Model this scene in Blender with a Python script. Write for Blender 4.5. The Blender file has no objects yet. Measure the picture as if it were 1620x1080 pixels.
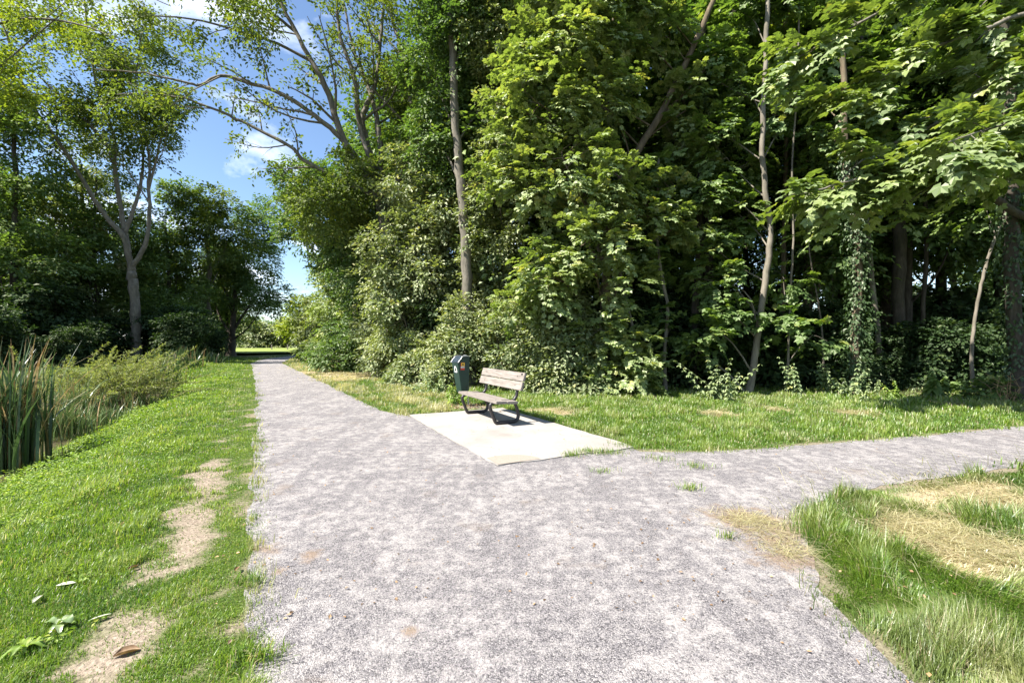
import bpy, math, random
import numpy as np

# ------------------------------------------------------------------ camera, world, sun, exposure
scene = bpy.context.scene
F = 720.0            # focal length in pixels of the 1620 px wide photograph
H = 1.45             # eye height
cam = bpy.data.objects.new('camera', bpy.data.cameras.new('camera'))
scene.collection.objects.link(cam)
cam.location = (0, 0, H)
cam.rotation_euler = (math.radians(90), 0, 0)
cam.data.lens = 16.0
cam.data.sensor_width = 36.0
cam.data.clip_start = 0.05
cam.data.clip_end = 6000
scene.camera = cam

SUN_EL = math.radians(52)
SUN_TRAVEL = np.array([0.915, 0.40])          # direction in which shadows fall
SUN_TRAVEL = SUN_TRAVEL / np.linalg.norm(SUN_TRAVEL)
world = bpy.data.worlds.new('World')
scene.world = world
world.use_nodes = True
wn, wl = world.node_tree.nodes, world.node_tree.links
wn.clear()
sky = wn.new('ShaderNodeTexSky')
sky.sky_type = 'NISHITA'
sky.sun_disc = False
sky.sun_elevation = SUN_EL
sky.sun_rotation = math.atan2(-SUN_TRAVEL[0], -SUN_TRAVEL[1])
sky.air_density = 1.0
sky.dust_density = 0.35
sky.ozone_density = 3.2
tc = wn.new('ShaderNodeTexCoord')
sep = wn.new('ShaderNodeSeparateXYZ')
wl.new(tc.outputs['Generated'], sep.inputs[0])
def wmath(op, a, b=None, clamp=False):
    n = wn.new('ShaderNodeMath'); n.operation = op; n.use_clamp = clamp
    for i, v in enumerate((a, b)):
        if v is None: continue
        if isinstance(v, (int, float)): n.inputs[i].default_value = v
        else: wl.new(v, n.inputs[i])
    return n.outputs[0]
den = wmath('ADD', wmath('MAXIMUM', sep.outputs['Z'], 0.0), 0.22)
comb = wn.new('ShaderNodeCombineXYZ')
wl.new(wmath('DIVIDE', sep.outputs['X'], den), comb.inputs[0])
wl.new(wmath('DIVIDE', sep.outputs['Y'], den), comb.inputs[1])
cn = wn.new('ShaderNodeTexNoise')
cn.inputs['Scale'].default_value = 2.1
cn.inputs['Detail'].default_value = 7
cn.inputs['Roughness'].default_value = 0.58
cn.inputs['Distortion'].default_value = 0.25
mpg = wn.new('ShaderNodeMapping'); mpg.inputs['Location'].default_value = (9.9, 1.3, 0)
wl.new(comb.outputs[0], mpg.inputs['Vector'])
wl.new(mpg.outputs[0], cn.inputs['Vector'])
cr = wn.new('ShaderNodeValToRGB')
cr.color_ramp.elements[0].position = 0.52; cr.color_ramp.elements[0].color = (0, 0, 0, 1)
cr.color_ramp.elements[1].position = 0.70; cr.color_ramp.elements[1].color = (1, 1, 1, 1)
wl.new(cn.outputs['Fac'], cr.inputs[0])
cmix = wn.new('ShaderNodeMixRGB')
cmix.inputs[2].default_value = (8.6, 9.0, 9.6, 1)
wl.new(wmath('MULTIPLY', cr.outputs[0], 0.9), cmix.inputs[0])
wl.new(sky.outputs[0], cmix.inputs[1])
bg = wn.new('ShaderNodeBackground')
bg.inputs['Strength'].default_value = 0.075
wl.new(cmix.outputs[0], bg.inputs[0])
wo = wn.new('ShaderNodeOutputWorld')
wl.new(bg.outputs[0], wo.inputs[0])

sun = bpy.data.objects.new('sun', bpy.data.lights.new('sun', 'SUN'))
scene.collection.objects.link(sun)
sun.data.energy = 4.8
sun.data.angle = math.radians(0.53)
sun.data.color = (1.0, 0.955, 0.88)
from mathutils import Vector
sdir = Vector((SUN_TRAVEL[0] * math.cos(SUN_EL), SUN_TRAVEL[1] * math.cos(SUN_EL), -math.sin(SUN_EL)))
sun.rotation_euler = sdir.to_track_quat('-Z', 'Y').to_euler()
sun.location = (-30, -10, 40)

vs = scene.view_settings
scene.display_settings.display_device = 'sRGB'
vs.view_transform = 'Standard'; vs.look = 'None'; vs.gamma = 1.0; vs.use_curve_mapping = False
vs.exposure = 1.66
cy = scene.cycles
cy.max_bounces = 8; cy.diffuse_bounces = 5; cy.glossy_bounces = 2; cy.transmission_bounces = 5
cy.transparent_max_bounces = 4
cy.caustics_reflective = False; cy.caustics_refractive = False
cy.use_denoising = True
cy.sample_clamp_indirect = 6.0

# ------------------------------------------------------------------ small numeric helpers
def rngs(seed): return np.random.default_rng(seed)
def norm(v):
    return v / np.maximum(np.linalg.norm(v, axis=-1, keepdims=True), 1e-9)
def smooth(a, b, x):
    t = np.clip((x - a) / (b - a), 0, 1)
    return t * t * (3 - 2 * t)
_lat = {}
def vnoise(x, y, scale, seed=0):
    if seed not in _lat: _lat[seed] = rngs(1000 + seed).random((256, 256))
    L = _lat[seed]
    x = np.asarray(x) / scale + 511.3; y = np.asarray(y) / scale + 377.7
    xi = np.floor(x).astype(int); yi = np.floor(y).astype(int)
    fx = x - xi; fy = y - yi
    fx = fx * fx * (3 - 2 * fx); fy = fy * fy * (3 - 2 * fy)
    a = L[xi % 256, yi % 256]; b = L[(xi + 1) % 256, yi % 256]
    c = L[xi % 256, (yi + 1) % 256]; d = L[(xi + 1) % 256, (yi + 1) % 256]
    return (a * (1 - fx) + b * fx) * (1 - fy) + (c * (1 - fx) + d * fx) * fy
def fbm(x, y, scale, seed=0, octs=4):
    s = 0; a = 1; t = 0
    for i in range(octs):
        s = s + a * vnoise(x, y, scale / 2 ** i, seed * 7 + i); t += a; a *= 0.55
    return s / t
def W(px, py, Y):
    'world point seen at photo pixel (px, py) when it stands Y metres ahead'
    return np.array([(px - 810) / F * Y, Y, H + (540 - py) / F * Y])
def G(px, py, z=0.0):
    'ground point at photo pixel'
    Y = (H - z) * F / (py - 540)
    return np.array([(px - 810) / F * Y, Y])
def inside(x, y, poly):
    x = np.asarray(x); y = np.asarray(y)
    r = np.zeros(x.shape, bool)
    n = len(poly)
    for i in range(n):
        x0, y0 = poly[i]; x1, y1 = poly[(i + 1) % n]
        if y0 == y1: continue
        c = ((y0 > y) != (y1 > y)) & (x < (x1 - x0) * (y - y0) / (y1 - y0) + x0)
        r ^= c
    return r

# ------------------------------------------------------------------ object helpers
COL = scene.collection
def mesh_np(name, V, quads=None, tris=None, attrs=None, mat=None, parent=None, smooth_shade=False, colors=None):
    V = np.asarray(V, dtype=np.float32).reshape(-1, 3)
    parts = []; starts = []; tot = []
    off = 0
    for fs, k in ((quads, 4), (tris, 3)):
        if fs is None or len(fs) == 0: continue
        fs = np.asarray(fs, dtype=np.int32).reshape(-1, k)
        parts.append(fs.ravel()); starts.append(off + np.arange(len(fs), dtype=np.int32) * k)
        tot.append(np.full(len(fs), k, np.int32)); off += fs.size
    me = bpy.data.meshes.new(name)
    me.vertices.add(len(V)); me.vertices.foreach_set('co', V.ravel())
    li = np.concatenate(parts)
    me.loops.add(len(li)); me.loops.foreach_set('vertex_index', li)
    st = np.concatenate(starts)
    me.polygons.add(len(st)); me.polygons.foreach_set('loop_start', st)
    try: me.polygons.foreach_set('loop_total', np.concatenate(tot))
    except Exception: pass
    me.polygons.foreach_set('use_smooth', np.full(len(st), smooth_shade, bool))
    for an, av in (attrs or {}).items():
        a = me.attributes.new(an, 'FLOAT', 'POINT'); a.data.foreach_set('value', np.asarray(av, np.float32))
    if colors is not None:
        a = me.attributes.new('mask', 'FLOAT_COLOR', 'POINT'); a.data.foreach_set('color', np.asarray(colors, np.float32).ravel())
    me.update(calc_edges=True); me.validate()
    o = bpy.data.objects.new(name, me)
    COL.objects.link(o)
    if mat: me.materials.append(mat)
    if parent: o.parent = parent
    return o
def tag(o, label=None, cat=None, group=None, kind=None):
    if label: o['label'] = label
    if cat: o['category'] = cat
    if group: o['group'] = group
    if kind: o['kind'] = kind
    return o
def thing(name, label, cat, loc=(0, 0, 0), rz=0.0, group=None):
    e = bpy.data.objects.new(name, None)
    COL.objects.link(e)
    e.location = tuple(float(v) for v in loc); e.rotation_euler = (0, 0, rz)
    e.empty_display_size = 0.3
    return tag(e, label, cat, group)
def dup(root, loc, rz=0.0, sc=1.0, label=None, group=None):
    r = root.copy(); COL.objects.link(r)
    r.location = tuple(float(v) for v in loc); r.rotation_euler = (0, 0, rz); r.scale = (sc, sc, sc)
    if label: r['label'] = label
    if group: r['group'] = group
    for ch in list(root.children):
        c = ch.copy(); COL.objects.link(c); c.parent = r
        for g in list(ch.children):
            d = g.copy(); COL.objects.link(d); d.parent = c
    return r

# ------------------------------------------------------------------ materials
class NT:
    def __init__(s, name):
        s.m = bpy.data.materials.new(name); s.m.use_nodes = True
        s.t = s.m.node_tree; s.n = s.t.nodes; s.l = s.t.links; s.n.clear()
        s.out = s.n.new('ShaderNodeOutputMaterial')
    def new(s, t, **kw):
        n = s.n.new(t)
        for k, v in kw.items(): setattr(n, k, v)
        return n
    def link(s, a, b): s.l.new(a, b)
    def math(s, op, a, b=None, clamp=False):
        n = s.n.new('ShaderNodeMath'); n.operation = op; n.use_clamp = clamp
        for i, v in enumerate((a, b)):
            if v is None: continue
            if isinstance(v, (int, float)): n.inputs[i].default_value = v
            else: s.l.new(v, n.inputs[i])
        return n.outputs[0]
    def noise(s, vec, scale, detail=4, rough=0.55, dist=0.0):
        n = s.n.new('ShaderNodeTexNoise')
        n.inputs['Scale'].default_value = scale; n.inputs['Detail'].default_value = detail
        n.inputs['Roughness'].default_value = rough; n.inputs['Distortion'].default_value = dist
        if vec is not None: s.l.new(vec, n.inputs['Vector'])
        return n.outputs['Fac']
    def ramp(s, fac, stops):
        n = s.n.new('ShaderNodeValToRGB')
        el = n.color_ramp.elements
        while len(el) < len(stops): el.new(0.5)
        for e, (p, c) in zip(el, stops):
            e.position = p; e.color = (c, c, c, 1) if isinstance(c, (int, float)) else (*c, 1)
        s.l.new(fac, n.inputs[0])
        return n.outputs[0]
    def mix(s, fac, a, b, mode='MIX'):
        n = s.n.new('ShaderNodeMixRGB'); n.blend_type = mode
        for i, v in enumerate((fac, a, b)):
            if isinstance(v, (int, float)): n.inputs[i].default_value = v
            elif isinstance(v, tuple): n.inputs[i].default_value = (*v, 1)
            else: s.l.new(v, n.inputs[i])
        return n.outputs[0]
    def pos(s): return s.n.new('ShaderNodeNewGeometry').outputs['Position']
    def objco(s): return s.n.new('ShaderNodeTexCoord').outputs['Object']
    def attr(s, name):
        n = s.n.new('ShaderNodeAttribute'); n.attribute_name = name
        return n
    def scale(s, vec, v):
        n = s.n.new('ShaderNodeMapping'); n.inputs['Scale'].default_value = v
        s.l.new(vec, n.inputs['Vector']); return n.outputs[0]
    def bump(s, h, strength, dist):
        n = s.n.new('ShaderNodeBump'); n.inputs['Strength'].default_value = strength
        n.inputs['Distance'].default_value = dist; s.l.new(h, n.inputs['Height']); return n.outputs[0]
    def principled(s, col, rough=0.6, normal=None, metal=0.0, spec=0.5):
        p = s.n.new('ShaderNodeBsdfPrincipled')
        if isinstance(col, tuple): p.inputs['Base Color'].default_value = (*col, 1)
        else: s.l.new(col, p.inputs['Base Color'])
        if isinstance(rough, (int, float)): p.inputs['Roughness'].default_value = rough
        else: s.l.new(rough, p.inputs['Roughness'])
        p.inputs['Metallic'].default_value = metal
        p.inputs['Specular IOR Level'].default_value = spec
        if normal is not None: s.l.new(normal, p.inputs['Normal'])
        s.l.new(p.outputs[0], s.out.inputs['Surface'])
        return p

def leaf_mat(name, dark, mid, light, trans=0.35, gloss=0.05, rough=0.55):
    t = NT(name)
    r = t.attr('rnd').outputs['Fac']
    col = t.ramp(r, [(0.0, dark), (0.55, mid), (0.93, light), (1.0, (light[0] * 1.2, light[1] * 1.0, light[2] * 0.85))])
    n1 = t.noise(t.pos(), 0.55, 2)
    col = t.mix(t.math('MULTIPLY', t.math('SUBTRACT', n1, 0.35, True), 1.1, True), col, (light[0] * 1.15, light[1] * 1.08, light[2]))
    d = t.new('ShaderNodeBsdfDiffuse'); t.link(col, d.inputs[0])
    tr = t.new('ShaderNodeBsdfTranslucent')
    tcol = t.mix(1.0, col, (1.2, 1.24, 0.42), 'MULTIPLY'); t.link(tcol, tr.inputs[0])
    m1 = t.new('ShaderNodeMixShader'); m1.inputs[0].default_value = trans
    t.link(d.outputs[0], m1.inputs[1]); t.link(tr.outputs[0], m1.inputs[2])
    g = t.new('ShaderNodeBsdfGlossy'); g.inputs['Roughness'].default_value = rough
    g.inputs[0].default_value = (0.95, 0.93, 0.80, 1)
    m2 = t.new('ShaderNodeMixShader'); m2.inputs[0].default_value = gloss
    t.link(m1.outputs[0], m2.inputs[1]); t.link(g.outputs[0], m2.inputs[2])
    t.link(m2.outputs[0], t.out.inputs['Surface'])
    return t.m
def bark_mat(name, c1, c2, c3, zs=0.25, sc=9.0):
    t = NT(name)
    v = t.scale(t.objco(), (1, 1, zs))
    n1 = t.noise(v, sc, 6, 0.65); n2 = t.noise(t.objco(), 1.7, 4)
    col = t.ramp(n1, [(0.25, c1), (0.52, c2), (0.8, c3)])
    col = t.mix(t.ramp(n2, [(0.5, 0.0), (0.75, 0.5)]), col, (0.055, 0.065, 0.03))
    t.principled(col, 0.9, t.bump(n1, 0.8, 0.03), spec=0.2)
    return t.m
def plain_mat(name, c, rough=0.6, metal=0.0, var=0.12, sc=20, spec=0.5, bump=0.0):
    t = NT(name)
    n = t.noise(t.objco(), sc, 5)
    col = t.mix(t.ramp(n, [(0.3, 0.0), (0.7, 1.0)]), tuple(x * (1 - var) for x in c), tuple(min(1, x * (1 + var)) for x in c))
    t.principled(col, rough, t.bump(n, bump, 0.004) if bump else None, metal, spec)
    return t.m

M = {}
M['maple'] = leaf_mat('maple_leaf', (0.072, 0.132, 0.036), (0.125, 0.208, 0.054), (0.21, 0.295, 0.082), 0.45, 0.05)
M['maple_sunlit'] = leaf_mat('maple_leaf_sunlit', (0.108, 0.170, 0.052), (0.19, 0.265, 0.084), (0.32, 0.38, 0.13), 0.42, 0.07)  # sunlit copy of the maple leaf, whitish sun sheen put into its colour
M['bough_lit'] = leaf_mat('bough_leaf_lit', (0.080, 0.135, 0.040), (0.145, 0.212, 0.062), (0.25, 0.315, 0.095), 0.42, 0.06)  # maple leaf lightened in colour to stand for sun on the boughs
M['ash'] = leaf_mat('ash_leaf', (0.075, 0.115, 0.030), (0.125, 0.180, 0.042), (0.20, 0.25, 0.050), 0.48, 0.03)
M['oak'] = leaf_mat('oak_leaf', (0.055, 0.110, 0.032), (0.095, 0.172, 0.048), (0.155, 0.24, 0.065), 0.42, 0.05)
M['hazel'] = leaf_mat('hazel_leaf', (0.115, 0.165, 0.07), (0.205, 0.26, 0.112), (0.335, 0.37, 0.165), 0.38, 0.07)  # base colour raised to carry the whitish glint of lit leaves
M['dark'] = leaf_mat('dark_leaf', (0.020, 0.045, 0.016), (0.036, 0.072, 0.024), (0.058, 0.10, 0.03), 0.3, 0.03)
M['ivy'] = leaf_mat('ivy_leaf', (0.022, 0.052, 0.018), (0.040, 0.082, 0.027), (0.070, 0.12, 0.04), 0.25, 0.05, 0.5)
M['willow'] = leaf_mat('willow_leaf', (0.14, 0.18, 0.06), (0.22, 0.265, 0.095), (0.31, 0.345, 0.14), 0.42, 0.03)
M['yellow'] = leaf_mat('yellowing_leaf', (0.12, 0.18, 0.025), (0.195, 0.26, 0.036), (0.29, 0.33, 0.05), 0.5, 0.02)
M['nettle'] = leaf_mat('nettle_leaf', (0.10, 0.16, 0.07), (0.17, 0.24, 0.10), (0.28, 0.34, 0.14), 0.32, 0.05)
M['weed'] = leaf_mat('weed_leaf', (0.10, 0.19, 0.03), (0.17, 0.28, 0.045), (0.28, 0.37, 0.06), 0.45, 0.03)
M['bark'] = bark_mat('grey_bark', (0.07, 0.062, 0.05), (0.17, 0.15, 0.12), (0.28, 0.25, 0.20))
M['bark_pale'] = bark_mat('pale_bark', (0.09, 0.078, 0.06), (0.19, 0.165, 0.13), (0.28, 0.25, 0.20), 0.4, 5)
M['bark_brown'] = bark_mat('brown_bark', (0.06, 0.045, 0.03), (0.15, 0.115, 0.075), (0.24, 0.19, 0.125))
M['bark_dark'] = bark_mat('dark_bark', (0.03, 0.025, 0.02), (0.075, 0.062, 0.048), (0.13, 0.11, 0.085))

# ------------------------------------------------------------------ leaves
def _maple():
    v = [(0, 0.22, 0.02)]
    tips = [(-108, 0.52), (-52, 0.74), (0, 0.80), (52, 0.74), (108, 0.52)]
    nots = [(-160, 0.32), (-82, 0.44), (-27, 0.54), (27, 0.54), (82, 0.44), (160, 0.32)]
    for a, r in tips:
        a = math.radians(a); v.append((r * math.sin(a), 0.22 + r * math.cos(a) * 0.92, -0.16 * r))
    for i, (a, r) in enumerate(nots):
        a = math.radians(a); v.append((r * math.sin(a), 0.22 + r * math.cos(a), (0.05 if i % 2 else 0.0)))
    q = [(0, 6 + i + 1, 1 + i, 6 + i) for i in range(5)]
    return np.array(v), np.array(q)
TPL = {
    'maple': _maple(),
    'oval': (np.array([(0, 0, 0), (-.25, .32, .06), (-.20, .70, .04), (0, 1, -.10), (.20, .70, .04), (.25, .32, .06)]),
             np.array([(0, 5, 4, 3), (0, 3, 2, 1)])),
    'lance': (np.array([(0, 0, 0), (-.13, .42, .05), (0, 1, -.08), (.13, .42, .05)]), np.array([(0, 3, 2, 1)])),
    'diamond': (np.array([(0, 0, 0), (-.32, .45, .08), (0, 1, -.08), (.32, .45, .08)]), np.array([(0, 3, 2, 1)])),
}
class Leaves:
    def __init__(s): s.V = []; s.Q = []; s.R = []; s.n = 0
    def add(s, P, N, Hd, S, tpl, rnd):
        tv, tq = TPL[tpl]
        N = norm(N); X = norm(np.cross(Hd, N)); Hh = np.cross(N, X)
        S = np.asarray(S).reshape(-1, 1, 1)
        v = P[:, None, :] + S * (tv[None, :, 0:1] * X[:, None, :] + tv[None, :, 1:2] * Hh[:, None, :] + tv[None, :, 2:3] * N[:, None, :])
        k = len(tv); n = len(P)
        s.V.append(v.reshape(-1, 3))
        s.Q.append((tq[None] + (s.n + np.arange(n) * k)[:, None, None]).reshape(-1, 4))
        s.R.append(np.repeat(rnd, k)); s.n += n * k
    def sprays(s, rng, P, D, L, m, ls, tpl, width=0.33, flat=0.65, droop=0.35, jit=0.35, face=0.55):
        n = len(P)
        if n == 0: return
        D = norm(D)
        A = norm(np.cross(D, np.array([0, 0, 1.0])) + 1e-4)
        N0 = norm(np.cross(A, D))
        L = np.broadcast_to(L, (n,)) * rng.uniform(0.7, 1.25, n)
        u = (np.arange(m) + 0.6) / m
        sg = np.where(np.arange(m) % 2 == 0, 1.0, -1.0)
        Lb = L[:, None, None]
        pos = (P[:, None, :] + D[:, None, :] * (u[None, :, None] * Lb)
               + A[:, None, :] * (sg * width * (1 - 0.6 * u))[None, :, None] * Lb * rng.uniform(0.3, 1.1, (n, m, 1))
               - np.array([0, 0, 1.0]) * (droop * u ** 2)[None, :, None] * Lb)
        pos = pos + rng.normal(0, 0.06, (n, m, 3)) * Lb
        hd = D[:, None, :] * 0.7 + A[:, None, :] * (sg * (1 - 0.6 * u))[None, :, None] + rng.normal(0, 0.25, (n, m, 3)) + np.array([0, 0, -0.28])
        nn = N0[:, None, :] * flat + D[:, None, :] * np.array([1, 1, 0.3]) * face + np.array([0, 0, 0.5]) + rng.normal(0, jit, (n, m, 3))
        base = np.clip(rng.normal(0.45, 0.2, (n, 1)) + rng.normal(0, 0.2, (n, m)), 0, 1)
        sz = ls * rng.uniform(0.65, 1.2, (n, m))
        s.add(pos.reshape(-1, 3), nn.reshape(-1, 3), hd.reshape(-1, 3), sz.reshape(-1), tpl, base.reshape(-1))
    def build(s, name, mat, parent, off=(0, 0, 0)):
        V = np.concatenate(s.V) - np.asarray(off)
        return mesh_np(name, V, quads=np.concatenate(s.Q), attrs={'rnd': np.concatenate(s.R)}, mat=mat, parent=parent)

# ------------------------------------------------------------------ wood
class Wood:
    def __init__(s): s.V = []; s.Q = []; s.n = 0
    def tube(s, pts, rad, sides=6):
        pts = np.asarray(pts, float); rad = np.asarray(rad, float)
        t = np.gradient(pts, axis=0); t = norm(t)
        m = np.abs(t.mean(0)); ref = np.eye(3)[int(np.argmin(m))]
        u = norm(np.cross(t, ref)); v = np.cross(t, u)
        a = np.arange(sides) / sides * 2 * math.pi
        ring = pts[:, None, :] + rad[:, None, None] * (np.cos(a)[None, :, None] * u[:, None, :] + np.sin(a)[None, :, None] * v[:, None, :])
        n = len(pts)
        i = np.arange(n - 1)[:, None] * sides; j = np.arange(sides)[None, :]; j2 = (j + 1) % sides
        q = np.stack([i + j, i + j2, i + sides + j2, i + sides + j], -1).reshape(-1, 4) + s.n
        s.V.append(ring.reshape(-1, 3)); s.Q.append(q); s.n += n * sides
    def build(s, name, mat, parent, off=(0, 0, 0)):
        return mesh_np(name, np.concatenate(s.V) - np.asarray(off), quads=np.concatenate(s.Q), mat=mat, parent=parent, smooth_shade=True)
def resample(pts, per=4):
    pts = np.asarray(pts, float)
    if len(pts) == 2: pts = np.array([pts[0], pts[0] * .66 + pts[1] * .34, pts[0] * .34 + pts[1] * .66, pts[1]])
    P = np.vstack([2 * pts[0] - pts[1], pts, 2 * pts[-1] - pts[-2]])
    out = []
    for i in range(1, len(P) - 2):
        p0, p1, p2, p3 = P[i - 1:i + 3]
        for t in np.arange(per) / per:
            out.append(0.5 * ((2 * p1) + (-p0 + p2) * t + (2 * p0 - 5 * p1 + 4 * p2 - p3) * t * t + (-p0 + 3 * p1 - 3 * p2 + p3) * t ** 3))
    out.append(P[-2])
    return np.array(out)
def limb(rng, wood, pts, r0, r1, sides=7, wob=0.3, per=4, flare=0.0):
    p = resample(pts, per)
    n = len(p)
    t = np.linspace(0, 1, n)
    p[1:-1] += rng.normal(0, 1, (n - 2, 3)) * (wob * (r0 + r1) * 0.5)
    r = r0 + (r1 - r0) * t ** 0.85
    if flare: r = r * (1 + flare * np.exp(-t * n / 1.3))
    r = r * (1 + rng.normal(0, 0.04, n))
    wood.tube(p, r, sides)
    return p, r
def perp_dir(rng, t, lo, hi, up=0.15):
    a = rng.normal(size=3); a = a - t * np.dot(a, t); a = a / (np.linalg.norm(a) + 1e-9)
    ang = math.radians(rng.uniform(lo, hi))
    d = t * math.cos(ang) + a * math.sin(ang) + np.array([0, 0, up])
    return d / np.linalg.norm(d)
def grow(rng, wood, p, r, level, nch, lenf, sprays, up=0.12, t0=0.25, gap=0.0, dens=1.0):
    'side branches along a limb; spray seats are collected at the last level'
    seg = np.linalg.norm(np.diff(p, axis=0), axis=1); Ltot = seg.sum(); cum = np.concatenate([[0], np.cumsum(seg)])
    n = max(2, int(round(nch * (0.8 + 0.4 * rng.random()))))
    for k in range(n):
        t = t0 + (1 - t0) * (k + rng.random()) / n
        i = min(int(np.searchsorted(cum, t * Ltot)) - 1, len(p) - 2); i = max(i, 0)
        f = (t * Ltot - cum[i]) / max(seg[i], 1e-6)
        q = p[i] * (1 - f) + p[i + 1] * f
        tg = norm(p[min(i + 2, len(p) - 1)] - p[i])
        d = perp_dir(rng, tg, 25, 65, up)
        L = lenf * Ltot * (1.05 - 0.65 * t) * rng.uniform(0.6, 1.2)
        rr = max(r[i] * 0.5, 0.006)
        e = q + d * L; mid = q + d * L * 0.5 + rng.normal(0, 0.06, 3) * L
        e = e + np.array([0, 0, -0.08 if level == 1 else 0.05]) * L
        pp, r2 = limb(rng, wood, [q, mid, e], rr, rr * 0.3, 5 if level > 1 else 3, 0.4, 3)
        if level > 1: grow(rng, wood, pp, r2, level - 1, max(3, nch * 0.75), lenf * 1.05, sprays, up, 0.2, gap, dens)
        else:
            m = max(1, int(round(dens * 4)))
            for tt in np.linspace(0.25, 1.0, m):
                if rng.random() < gap: continue
                j = min(int(tt * (len(pp) - 1)), len(pp) - 1)
                sprays.append((pp[j], norm(d + rng.normal(0, 0.55, 3))))

def lumps(rng, c, rad, cov, lr):
    'leaf clumps through an ellipsoid, thicker towards its outside'
    c = np.asarray(c); rad = np.asarray(rad, float)
    a, b, e = rad
    area = 4 * math.pi * (((a * b) ** 1.6 + (a * e) ** 1.6 + (b * e) ** 1.6) / 3) ** (1 / 1.6)
    n = max(3, int(cov * area / (math.pi * lr * lr)))
    u = norm(rng.normal(size=(n, 3))) * (rng.uniform(0.2, 1.0, (n, 1)) ** 0.45)
    return c + u * rad, norm(u / rad)
def lump_sprays(rng, LC, LO, lr, per, up=0.25):
    n = len(LC)
    ln = norm(rng.normal(size=(n, per, 3)))
    lrr = lr * rng.uniform(0.6, 1.35, (n, 1, 1))
    P = LC[:, None, :] + ln * lrr * np.array([1, 1, 0.62]) * rng.uniform(0.35, 0.95, (n, per, 1))
    D = norm(ln * 0.75 + LO[:, None, :] * 0.55 + np.array([0, 0, up]) * 0.5 + rng.normal(0, 0.25, (n, per, 3)))
    return P.reshape(-1, 3), D.reshape(-1, 3)

def build_tree(name, label, cat, base, trunk, r, limbs=(), ells=(), leaf='oval', lmat='oak', ls=0.12, bark='bark',
               seed=1, group=None, cov=1.0, lr=0.75, grown=None, m=10, sprayL=0.5, flare=0.5, lai=2.2, flat=0.65,
               droop=0.35, sides=9, link_ells=True, extra_sprays=(), ivy=None, jit=0.35, crown_name='crown'):
    'trunk and limbs are world polylines, ells world ellipsoids (centre, radii)'
    rng = rngs(seed)
    base = np.asarray(base, float)
    root = thing(name, label, cat, base, 0, group)
    wd = Wood(); lv = Leaves(); seats = list(extra_sprays)
    tp, tr = limb(rng, wd, trunk, r[0], r[1], sides, 0.12, 5, flare)
    for (pts, a, b, *gr) in limbs:
        pp, rr = limb(rng, wd, pts, a, b, 7, 0.2, 4)
        g = gr[0] if gr else grown
        if g: grow(rng, wd, pp, rr, g.get('lev', 2), g.get('n', 6), g.get('len', 0.4), seats, g.get('up', .12), g.get('t0', .25), g.get('gap', 0), g.get('dens', 1))
    la = {'maple': 0.75, 'oval': 0.38, 'lance': 0.13, 'diamond': 0.32}[leaf]
    for el in ells:
        c, rad = np.asarray(el[0], float), np.asarray(el[1], float)
        k = el[2] if len(el) > 2 else 1.0
        l_r = min(lr, 0.7 * float(np.min(rad)) + 0.05)
        LC, LO = lumps(rng, c, rad, cov * k, l_r)
        per = max(4, int(lai * math.pi * l_r * l_r / (la * ls * ls) / m))
        P, D = lump_sprays(rng, LC, LO, l_r, per)
        lv.sprays(rng, P, D, sprayL * min(1, l_r / 0.6), m, ls, leaf, flat=flat, droop=droop, jit=jit)
        if link_ells:
            z = c[2] - 0.9 * (rad[0] + rad[2]) * .6 - .5 * np.min(np.linalg.norm(tp[:, :2] - c[:2], axis=1))
            j = int(np.argmin(np.abs(tp[:, 2] - z) + 0.3 * np.linalg.norm(tp[:, :2] - c[:2], axis=1)))
            rr = max(0.014, min(tr[j] * 0.30, 0.09))
            mid = (tp[j] + c) / 2 + rng.normal(0, .07, 3) * np.linalg.norm(c - tp[j]) + np.array([0, 0, 0.05 * np.linalg.norm(c - tp[j])])
            pp, r2 = limb(rng, wd, [tp[j], mid, c], rr, rr * 0.45, 6, 0.3, 4)
            for q in LC[rng.random(len(LC)) < 0.5]:
                jj = int(np.argmin(np.linalg.norm(pp - q, axis=1)))
                limb(rng, wd, [pp[jj], (pp[jj] + q) / 2 + rng.normal(0, 0.08, 3), q], rr * 0.32, 0.006, 4, 0.3, 3)
    if seats:
        P = np.array([s_[0] for s_ in seats]); D = np.array([s_[1] for s_ in seats])
        lv.sprays(rng, P, D, sprayL, m, ls, leaf, flat=flat, droop=droop, jit=jit)
    wd.build('trunk', M[bark], root, base)
    if lv.V: lv.build(crown_name, M[lmat], root, base)
    if ivy:
        t_lo, t_hi, dens, out = ivy
        li = Leaves()
        sel = [i for i in range(len(tp)) if t_lo <= i / (len(tp) - 1) <= t_hi]
        n = int(dens)
        k = rng.choice(sel, n); k = np.minimum(k, len(tp) - 2); f = rng.random((n, 1))
        q = tp[k] * (1 - f) + tp[k + 1] * f
        a = rng.uniform(0, 2 * math.pi, n); o = np.stack([np.cos(a), np.sin(a), rng.normal(0, 0.3, n)], 1)
        q = q + o * (tr[k][:, None] + out * rng.random((n, 1)) ** 1.5 * (0.5 + vnoise(a * 2, q[:, 2], 0.7, 5)[:, None]))
        li.add(q, o + np.array([0, 0, 0.5]) + rng.normal(0, 0.3, (n, 3)), np.array([0, 0, -1.0]) + o * 0.3 + rng.normal(0, 0.4, (n, 3)), rng.uniform(0.07, 0.13, n), 'diamond', np.clip(rng.normal(0.45, 0.25, n), 0, 1))
        li.build('ivy', M['ivy'], root, base)
    return root
def E(px, py, Y, rx, ry, rd, k=1.0):
    return (W(px, py, Y), (rx * Y / F, rd, ry * Y / F), k)
def PL(Y, *pp, dY=0.0):
    n = len(pp) - 1
    return [W(x, y, Y + dY * i / n) for i, (x, y) in enumerate(pp)]

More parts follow.
